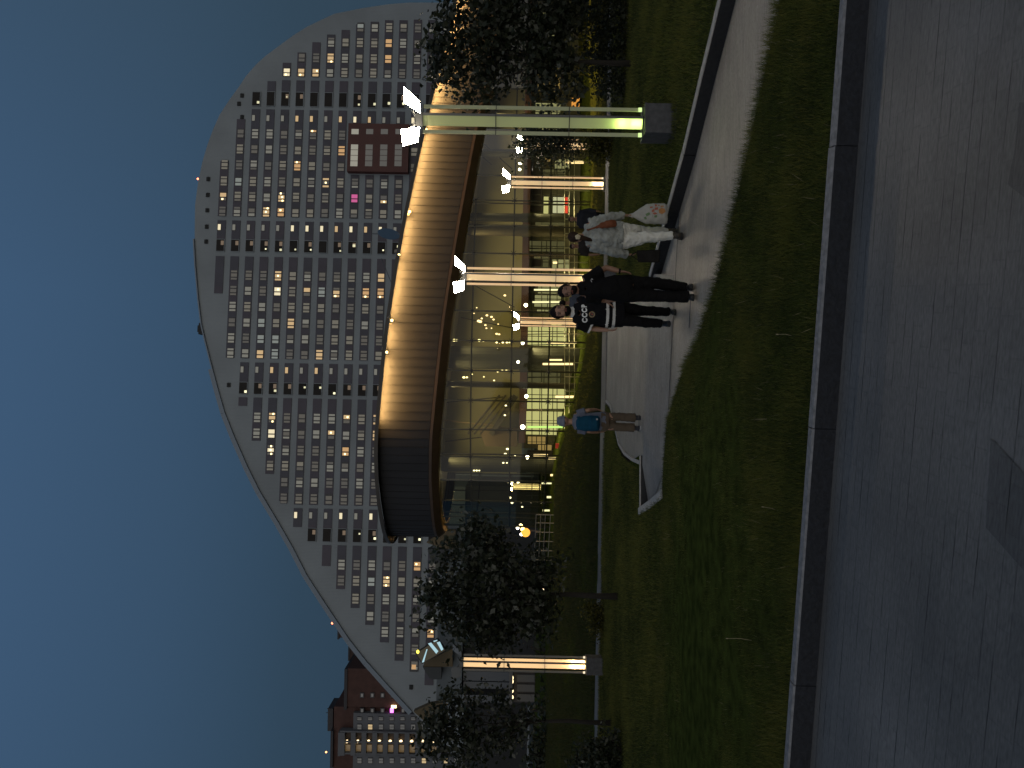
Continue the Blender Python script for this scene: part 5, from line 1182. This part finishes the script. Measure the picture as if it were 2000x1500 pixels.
m_ = MB(); q = p1.J(1156, 551, -.155); m_.tube(catmull([q, q+Vector((.02, -.003, .012)), q+Vector((.045, .002, .002)), q+Vector((.03, -.002, -.012))], 3), .0045, 5); m_.build('chest_mark', mat('chest_mark', (.45, .45, .45), .6), p1.root)
# --- man in the hockey jersey
p2 = Person('bearded man in a black hockey jersey with white hem stripes and lettering on the chest', 10.85, -.2, 612, skinm=SK2)
p2.pose(top=(1077, 609), chin=(1115, 608, -.04), neck=(1118, 610, .02), shL=(1129, 632), shR=(1131, 592), hipL=(1206, 623), hipR=(1206, 602), knL=(1253, 629, -.14), knR=(1257, 607, .05), anL=(1290, 632, -.12), anR=(1305, 609, .1), toL=(1308, 633, -.36), toR=(1318, 611, -.1), elL=(1157, 642, .04), wrL=(1187, 645, -.1), haL=(1206, 646, -.13), elR=(1163, 574, .06), wrR=(1183, 590, -.1), haR=(1198, 598, -.15))
p2.body(yaw=.12, curl=(1.0, .6)); p2.hair(HAIRB, low=-.08, front=.2); p2.beard(HAIRB)
zc = p2.J(1184, 612).z; zd = p2.J(1197.5, 612).z; shl, shr, el_, er_ = p2.shL, p2.shR, p2.elL, p2.elR
lenL = (el_-shl).length
def jer(c):
    for z in (zc, zd):
        if abs(c.z-z) < .021 and abs(c.x-p2.hc.x) < .28 and (c-er_).length > .1 and c.x < p2.shR.x-.005+.04: return 1
    for sh, el in ((shl, el_), (shr, er_)):
        a = (el-sh); t = (c-sh).dot(a)/a.length_squared; r_ = ((c-sh)-a*t).length
        if .72 < t < .86 and r_ < .11 and abs(c.x-p2.sc.x) > abs(sh.x-p2.sc.x)*1.0: return 1
    return 0
JB = fabric('jersey_black', (.009, .009, .0105)); JW = fabric('jersey_white', (.72, .72, .7))
jersey = p2.top_('jersey', [JB, JW], grow=.034, hem=-.16, sleeve=.58, sr=(.085, .088), fold=.026, mfun=jer, waist=1.08, belly=.03, flare=.012)
p2.trousers(BLK2, r=(.104, .077, .064), hem=.02, fold=.03)
for a, t in ((p2.anL, p2.toL), (p2.anR, p2.toR)): p2.shoe(a, t, SHB, SOLEB)
cb_ = MB(); nk = p2.neck; cb_.tube([nk+Vector((0, -.005, -.03)), nk+Vector((0, -.012, .035))], [(.085, .08), (.074, .07)], 20, caps=False); cb_.build('collar', JW, jersey, True)
# lettering and badge draped on the chest
bpy.context.view_layer.update()
bv = BVHTree.FromPolygons([v.co for v in jersey.data.vertices], [tuple(p.vertices) for p in jersey.data.polygons])
def drape(me, off=.005):
    for v in me.vertices:
        h = bv.ray_cast(Vector((v.co.x, -1.0, v.co.z)), Vector((0, 1, 0)))
        v.co.y = (h[0].y if h[0] else v.co.y)-off
def subdiv(me, n=3):
    bm = bmesh.new(); bm.from_mesh(me); bmesh.ops.triangulate(bm, faces=bm.faces[:]); bmesh.ops.subdivide_edges(bm, edges=bm.edges[:], cuts=n); bm.to_mesh(me); bm.free()
fc = bpy.data.curves.new('lettering', 'FONT'); fc.body = 'CCCP'; fc.align_x = 'CENTER'; fc.align_y = 'CENTER'; fc.size = .135; fc.space_character = 1.3; fc.offset = .0075
fo = bpy.data.objects.new('lettering_tmp', fc); COL.objects.link(fo); bpy.context.view_layer.update()
me = bpy.data.meshes.new_from_object(fo.evaluated_get(bpy.context.evaluated_depsgraph_get())); bpy.data.objects.remove(fo, do_unlink=True)
c_ = p2.J(1140.5, 614)
for v in me.vertices: x, y = v.co.x*.62, v.co.y*.72; v.co = Vector((c_.x+x, 0, c_.z+y+x*.07))
me.name = 'lettering'; subdiv(me, 2); drape(me); me.materials.clear(); me.materials.append(mat('lettering_white', (.75, .75, .73), .7)); lo = bpy.data.objects.new('lettering', me); link(lo, jersey)
def flat(name, polys, mt_, off):
    m_ = MB()
    for P in polys: m_.add([(x, 0, z) for x, z in P], [tuple(range(len(P)))])
    o = m_.build(name, mt_, jersey); subdiv(o.data, 2); drape(o.data, off); return o
c_ = p2.J(1154, 616)
circ = lambda r0, a0=0, a1=2*math.pi, n=20: [(c_.x+r0*math.cos(a0+(a1-a0)*k/n), c_.z+r0*math.sin(a0+(a1-a0)*k/n)) for k in range(n)]
flat('badge', [circ(.045)], mat('badge_gold', (.3, .22, .12), .5, var=.4, vscale=60), .004)
flat('badge_centre', [circ(.029)], mat('badge_dark', (.05, .045, .04), .5), .007)
flat('badge_mark', [[(c_.x+.002+(.018 if k % 2 == 0 else .007)*math.sin(k*math.pi/5), c_.z-.004+(.018 if k % 2 == 0 else .007)*math.cos(k*math.pi/5)) for k in range(10)], [(c_.x+x, c_.z+z) for x, z in ((.012, .02), (.03, .012), (.03, .02), (.016, .03))]], mat('badge_red', (.4, .09, .05), .5), .01)
# --- woman walking away
p3 = Person('long haired woman in a pale denim jacket and white trousers walking away with bags', 10.42, -.2, 461, fwd=-1, skinm=SK2)
p3.pose(top=(1110, 463), chin=(1138, 465, .03), neck=(1141, 463, .0), shR=(1151, 437), shL=(1154, 481), hipL=(1212, 472), hipR=(1212, 450), knL=(1264, 463, -.03), knR=(1258, 453, .22), anL=(1318, 460, -.04), anR=(1308, 452, .3), toL=(1332, 464, .12), toR=(1318, 451, .46), elR=(1190, 425, -.02), wrR=(1218, 421, .05), haR=(1234, 420, .06), elL=(1197, 491, -.02), wrL=(1225, 497, .05), haL=(1241, 498, .06))
p3.body(yaw=.25, curl=(.9, .9), neck_r=.046, arm_r=.9)
c3, up3, hl3 = p3.hcn, p3.hup, p3.hl
def pony(b):
    q = c3+up3*hl3*.05+Vector((-.01, -hl3*.42, 0)); b.ball(q, .045, 10, 8); b.tube(catmull([q, q+Vector((-.015, -.03, -.09)), q+Vector((-.035, -.015, -.2)), q+Vector((-.03, .0, -.29))], 4), list(np.linspace(.048, .018, 13)), 10)
p3.hair(HAIRN, extra=pony, low=-.4)
m_ = MB(); q = p3.J(1128.5, 463, -.155)
for k in range(5): m_.ball(q+Vector((.02*math.cos(k*1.257), -.01, .02*math.sin(k*1.257))), (.02, .012, .02), 8, 6)
m_.ball(q+Vector((0, -.018, 0)), .012, 6, 5); m_.build('hair_clip', mat('hair_clip', (.5, .44, .3), .5), p3.root)
DEN = fabric('denim_pale', (.31, .325, .30), .25, 14, .5); WT = fabric('trousers_white', (.68, .68, .62), .08, 10, .5)
p3.top_('jacket', DEN, grow=.036, hem=-.06, sr=(.075, .078), long=True, fold=.05, waist=1.02, belly=.02, fscale=.055)
p3.trousers(WT, r=(.122, .08, .054), hem=-.03, grow=.008, fold=.042)
SHO = mat('boot_brown', (.05, .042, .03), .5)
for a, t in ((p3.anL, p3.toL), (p3.anR, p3.toR)): p3.shoe(a, t, SHO, SOLEB)
ls_ = MB()
for a, t, k_ in ((p3.anL, p3.toL, p3.knL), (p3.anR, p3.toR, p3.knR)): ls_.tube([a.lerp(k_, .16), a-Vector((0, 0, .02))], [.045, .042], 10)
ls_.build('sock', fabric('sock_olive', (.12, .10, .045)), p3.root)
# carried bags: things of their own
bg_ = empty('plastic_bag', at(1268, 418, 10.45), 'white plastic carrier bag with red and orange print in the right hand of the woman', 'bag'); B0 = bg_.location.copy()
def bj(px, py, dy=0): return at(px, py, 10.45+dy)-B0
m_ = MB(); secs = []
for px, py, w_, t_ in ((1303, 418, .13, .05), (1298, 418, .15, .075), (1280, 417.5, .147, .085), (1262, 418, .138, .07), (1250, 419, .09, .045), (1240, 420, .045, .025), (1233, 420.5, .02, .016)): secs.append((bj(px, py), w_, t_))
m_.torso(secs, 24); bag = remesh(m_, 'bag_body', fabric('bag_plastic', (.36, .36, .33), .1, 12, .5, .4), bg_, .009, 2, .02, .06)
m_ = MB(); h0 = bj(1238, 420.5); h1 = bj(1228, 420.5)
for s_ in (-1, 1): m_.tube(catmull([h0+Vector((s_*.03, 0, -.03)), h0.lerp(h1, .7)+Vector((s_*.016, 0, 0)), h1+Vector((0, 0, .008))], 4), .007, 6)
m_.build('bag_handle', MATS['bag_plastic'], bg_)
bvb = BVHTree.FromPolygons([v.co for v in bag.data.vertices], [tuple(p.vertices) for p in bag.data.polygons])
def bprint(name, polys, mt_):
    m_ = MB()
    for P in polys: m_.add([(bj(a, b).x, 0, bj(a, b).z) for a, b in P], [tuple(range(len(P)))])
    o = m_.build(name, mt_, bag); subdiv(o.data, 3)
    for v in o.data.vertices:
        h = bvb.ray_cast(Vector((v.co.x, -1, v.co.z)), Vector((0, 1, 0))); v.co.y = (h[0].y if h[0] else 0)-.004
bprint('print_red', [[(1271, 413), (1276, 410), (1276, 416), (1271, 417)], [(1277, 408), (1283, 407), (1283, 412), (1277, 413)], [(1268, 406), (1273, 405), (1273, 408), (1268, 409)], [(1272, 418.5), (1278, 417.5), (1282, 420), (1276, 422)], [(1284, 402), (1287, 401.5), (1287, 403.5), (1284, 404)], [(1277, 401), (1281, 400.5), (1282, 405), (1278, 405.5)]], mat('print_red', (.35, .1, .06), .6))
bprint('print_orange', [[(1284, 412), (1290, 408), (1296, 410), (1298, 416), (1291, 421), (1285, 419)], [(1288, 404), (1294, 403), (1295, 406), (1289, 407)]], mat('print_orange', (.42, .2, .07), .6))
bprint('print_green', [[(1259, 420), (1266, 417), (1268, 421), (1261, 425)], [(1276, 423.5), (1281, 422.5), (1281, 427), (1276, 427)], [(1256, 426), (1260, 425), (1262, 430), (1258, 430)]], mat('print_green', (.12, .2, .09), .6))
hb = empty('hand_bag', at(1265, 500, 10.45), 'black square hand bag hanging from the left hand of the woman', 'bag'); H0 = hb.location.copy()
def hj(px, py, dy=0): return at(px, py, 10.45+dy)-H0
m_ = MB(); m_.hexa([hj(1288, 513, -.05), hj(1290, 488, -.05), hj(1290, 488, .07), hj(1288, 513, .07)], [hj(1246, 512, -.03), hj(1244, 489, -.03), hj(1244, 489, .05), hj(1246, 512, .05)])
remesh(m_, 'bag_body', fabric('bag_black', (.014, .013, .012), .3, 9, .4, .6), hb, .009, 4, .014, .07)
m_ = MB()
for dy in (-.03, .04): m_.tube(catmull([hj(1246, 508, dy), hj(1236, 501, dy*.5), hj(1233, 499), hj(1236, 496, dy*.5), hj(1245, 492, dy)], 4), .007, 6)
m_.build('bag_handle', MATS['bag_black'], hb)
sb = empty('shoulder_bag', at(1190, 437, 10.2), 'rust red shoulder bag slung across the back of the denim jacket', 'bag'); S0 = sb.location.copy()
def sj(px, py, dy=0): return at(px, py, 10.2+dy)-S0
RU = fabric('bag_rust', (.17, .06, .03), .25, 10, .4, .6)
m_ = MB(); m_.tube(catmull([sj(1164, 444, .02), sj(1178, 440), sj(1192, 437), sj(1204, 436, .02)], 4), [(.02, .02)]*3+[(.045, .03)]*3+[(.055, .04)]*4+[(.05, .035)]*2+[(.025, .02)], 12); remesh(m_, 'bag_body', RU, sb, .009, 3, .01, .05)
m_ = MB(); m_.tube(catmull([sj(1168, 443, .02), sj(1158, 446, .0), sj(1149, 449, .08), sj(1147, 448, .2)], 4), .012, 6); m_.build('strap', RU, sb)
# --- small person with the blue backpack
p4 = Person('small person in a pale bucket hat with a blue backpack seen from behind', 13.0, LZ(13.0)-.012, 825, fwd=-1, skinm=SK2)
p4.pose(top=(1091, 822), chin=(1117, 824, .03), neck=(1118, 824), shR=(1127, 808), shL=(1128, 839), hipL=(1180, 831), hipR=(1180, 815), knL=(1210, 834), knR=(1211, 814), anL=(1241, 836), anR=(1243, 816), toL=(1249, 838, .13), toR=(1250, 815, .13), elR=(1150, 801, -.03), wrR=(1166, 800, .15), haR=(1178, 803, .2), elL=(1152, 843, -.02), wrL=(1170, 844, .12), haL=(1184, 843, .15))
p4.body(yaw=.3, neck_r=.045, arm_r=.85); p4.hair(HAIRB, low=-.45, scale=.9)
m_ = MB(); c, up, hl, M = p4.hcn, p4.hup, p4.hl, p4.hM
m_.torso([(c+up*hl*.02, hl*.47, hl*.5), (c+up*hl*.12, hl*.415, hl*.46), (c+up*hl*.42, hl*.35, hl*.38), (c+up*hl*.56, hl*.24, hl*.26), (c+up*hl*.58, hl*.1, hl*.1)], 24); remesh(m_, 'hat', fabric('hat_pale', (.17, .19, .24), .1, 20, .3), p4.root, .008, 2, .006, .05)
p4.top_('shirt', fabric('shirt_pale_blue', (.13, .145, .19), .1, 12), grow=.01, hem=-.06, sleeve=.45, sr=(.068, .075), fold=.02)
p4.trousers(fabric('trousers_brown', (.10, .078, .056), .12, 10), r=(.085, .072, .078), hem=-.02, fold=.022)
for a, t in ((p4.anL, p4.toL), (p4.anR, p4.toR)): p4.shoe(a, t, mat('sneaker_dark', (.03, .03, .035), .5), mat('sole_white', (.42, .42, .42), .6))
bp_ = empty('backpack', at(1148, 827, 12.83), 'bright blue backpack worn by the small person in the hat', 'backpack'); Q0 = bp_.location.copy()
def qj(px, py, dy=0): return at(px, py, 12.83+dy)-Q0
m_ = MB(); m_.torso([(qj(1171, 827), .10, .05), (qj(1168, 827), .135, .085), (qj(1155, 827), .14, .095), (qj(1140, 827), .132, .085), (qj(1129, 827), .105, .06), (qj(1125, 827), .05, .03)], 24); bb = remesh(m_, 'pack', fabric('pack_blue', (.008, .055, .10), .15, 10, .3), bp_, .009, 2, .008, .06)
m_ = MB(); m_.torso([(qj(1168, 827, -.085), .095, .035), (qj(1165, 827, -.09), .105, .05), (qj(1153, 827, -.09), .105, .05), (qj(1150, 827, -.085), .09, .035)], 20); remesh(m_, 'front_pocket', MATS['pack_blue'], bp_, .008, 1)
m_ = MB()
for y_ in (815, 838): m_.tube(catmull([qj(1132, y_, .05), qj(1125, y_, .14), qj(1129, y_, .26), qj(1150, y_, .30)], 4), .014, 6)
m_.build('strap', MATS['pack_blue'], bp_); m_ = MB(); m_.box(qj(1166, 819, -.15), (.03, .012, .03)); m_.build('tag', mat('pack_tag', (.3, .33, .36), .6), bp_)
# --- people on the lower walk beyond the strip path
def far_person(label, d, py, top_px, top_m, leg_m, hairm, fwd, sleeve_long=True, lean=0, bag=None):
    z = float(zt(at(1000, py, d).x, d)); p = Person(label, d, z, py, fwd=fwd, skinm=SK1, vox=.016); h = at(top_px, py, d).z-z; k = FPX/d
    def P(zm, xm, dy=0): r_ = at(1000, py, d); return (1000+ (at(1000, py, d).z-(z+zm*h))*k, py-xm*k, dy)
    p.pose(top=P(1, 0), chin=P(.87, 0), neck=P(.85, 0), shR=P(.81, .19), shL=P(.81, -.19), hipL=P(.5, -.09), hipR=P(.5, .09), knL=P(.27, -.1, -.06), knR=P(.27, .1, .06), anL=P(.045, -.1), anR=P(.05, .1, .12), toL=P(.01, -.1, -.15*fwd), toR=P(.01, .1, -.05*fwd), elR=P(.64, .26), wrR=P(.5, .24, -.1*fwd), haR=P(.42, .23, -.14*fwd), elL=P(.64, -.26), wrL=P(.5, -.25, -.05), haL=P(.42, -.24, -.08))
    p.body(); p.hair(hairm); p.top_('jacket' if sleeve_long else 'shirt', top_m, grow=.025, hem=-.08, long=sleeve_long, sr=(.075, .075)); p.trousers(leg_m)
    for a, t in ((p.anL, p.toL), (p.anR, p.toR)): p.shoe(a, t, SHB, SOLEB)
    return p
far_person('distant person in a dark jacket just right of the woman in denim', 22.2, 428, 1110, fabric('jacket_navy', (.02, .022, .028)), BLK2, HAIRN, 1)
far_person('distant person in a dark top half hidden behind the left shoulder of the woman', 22.6, 481, 1113, fabric('top_dark', (.025, .022, .02)), BLK2, HAIRB, 1, False)
far_person('distant person in a grey blue top between the two bearded men', 22.4, 592, 1093, fabric('top_greyblue', (.06, .07, .09)), BLK2, HAIRB, -1)
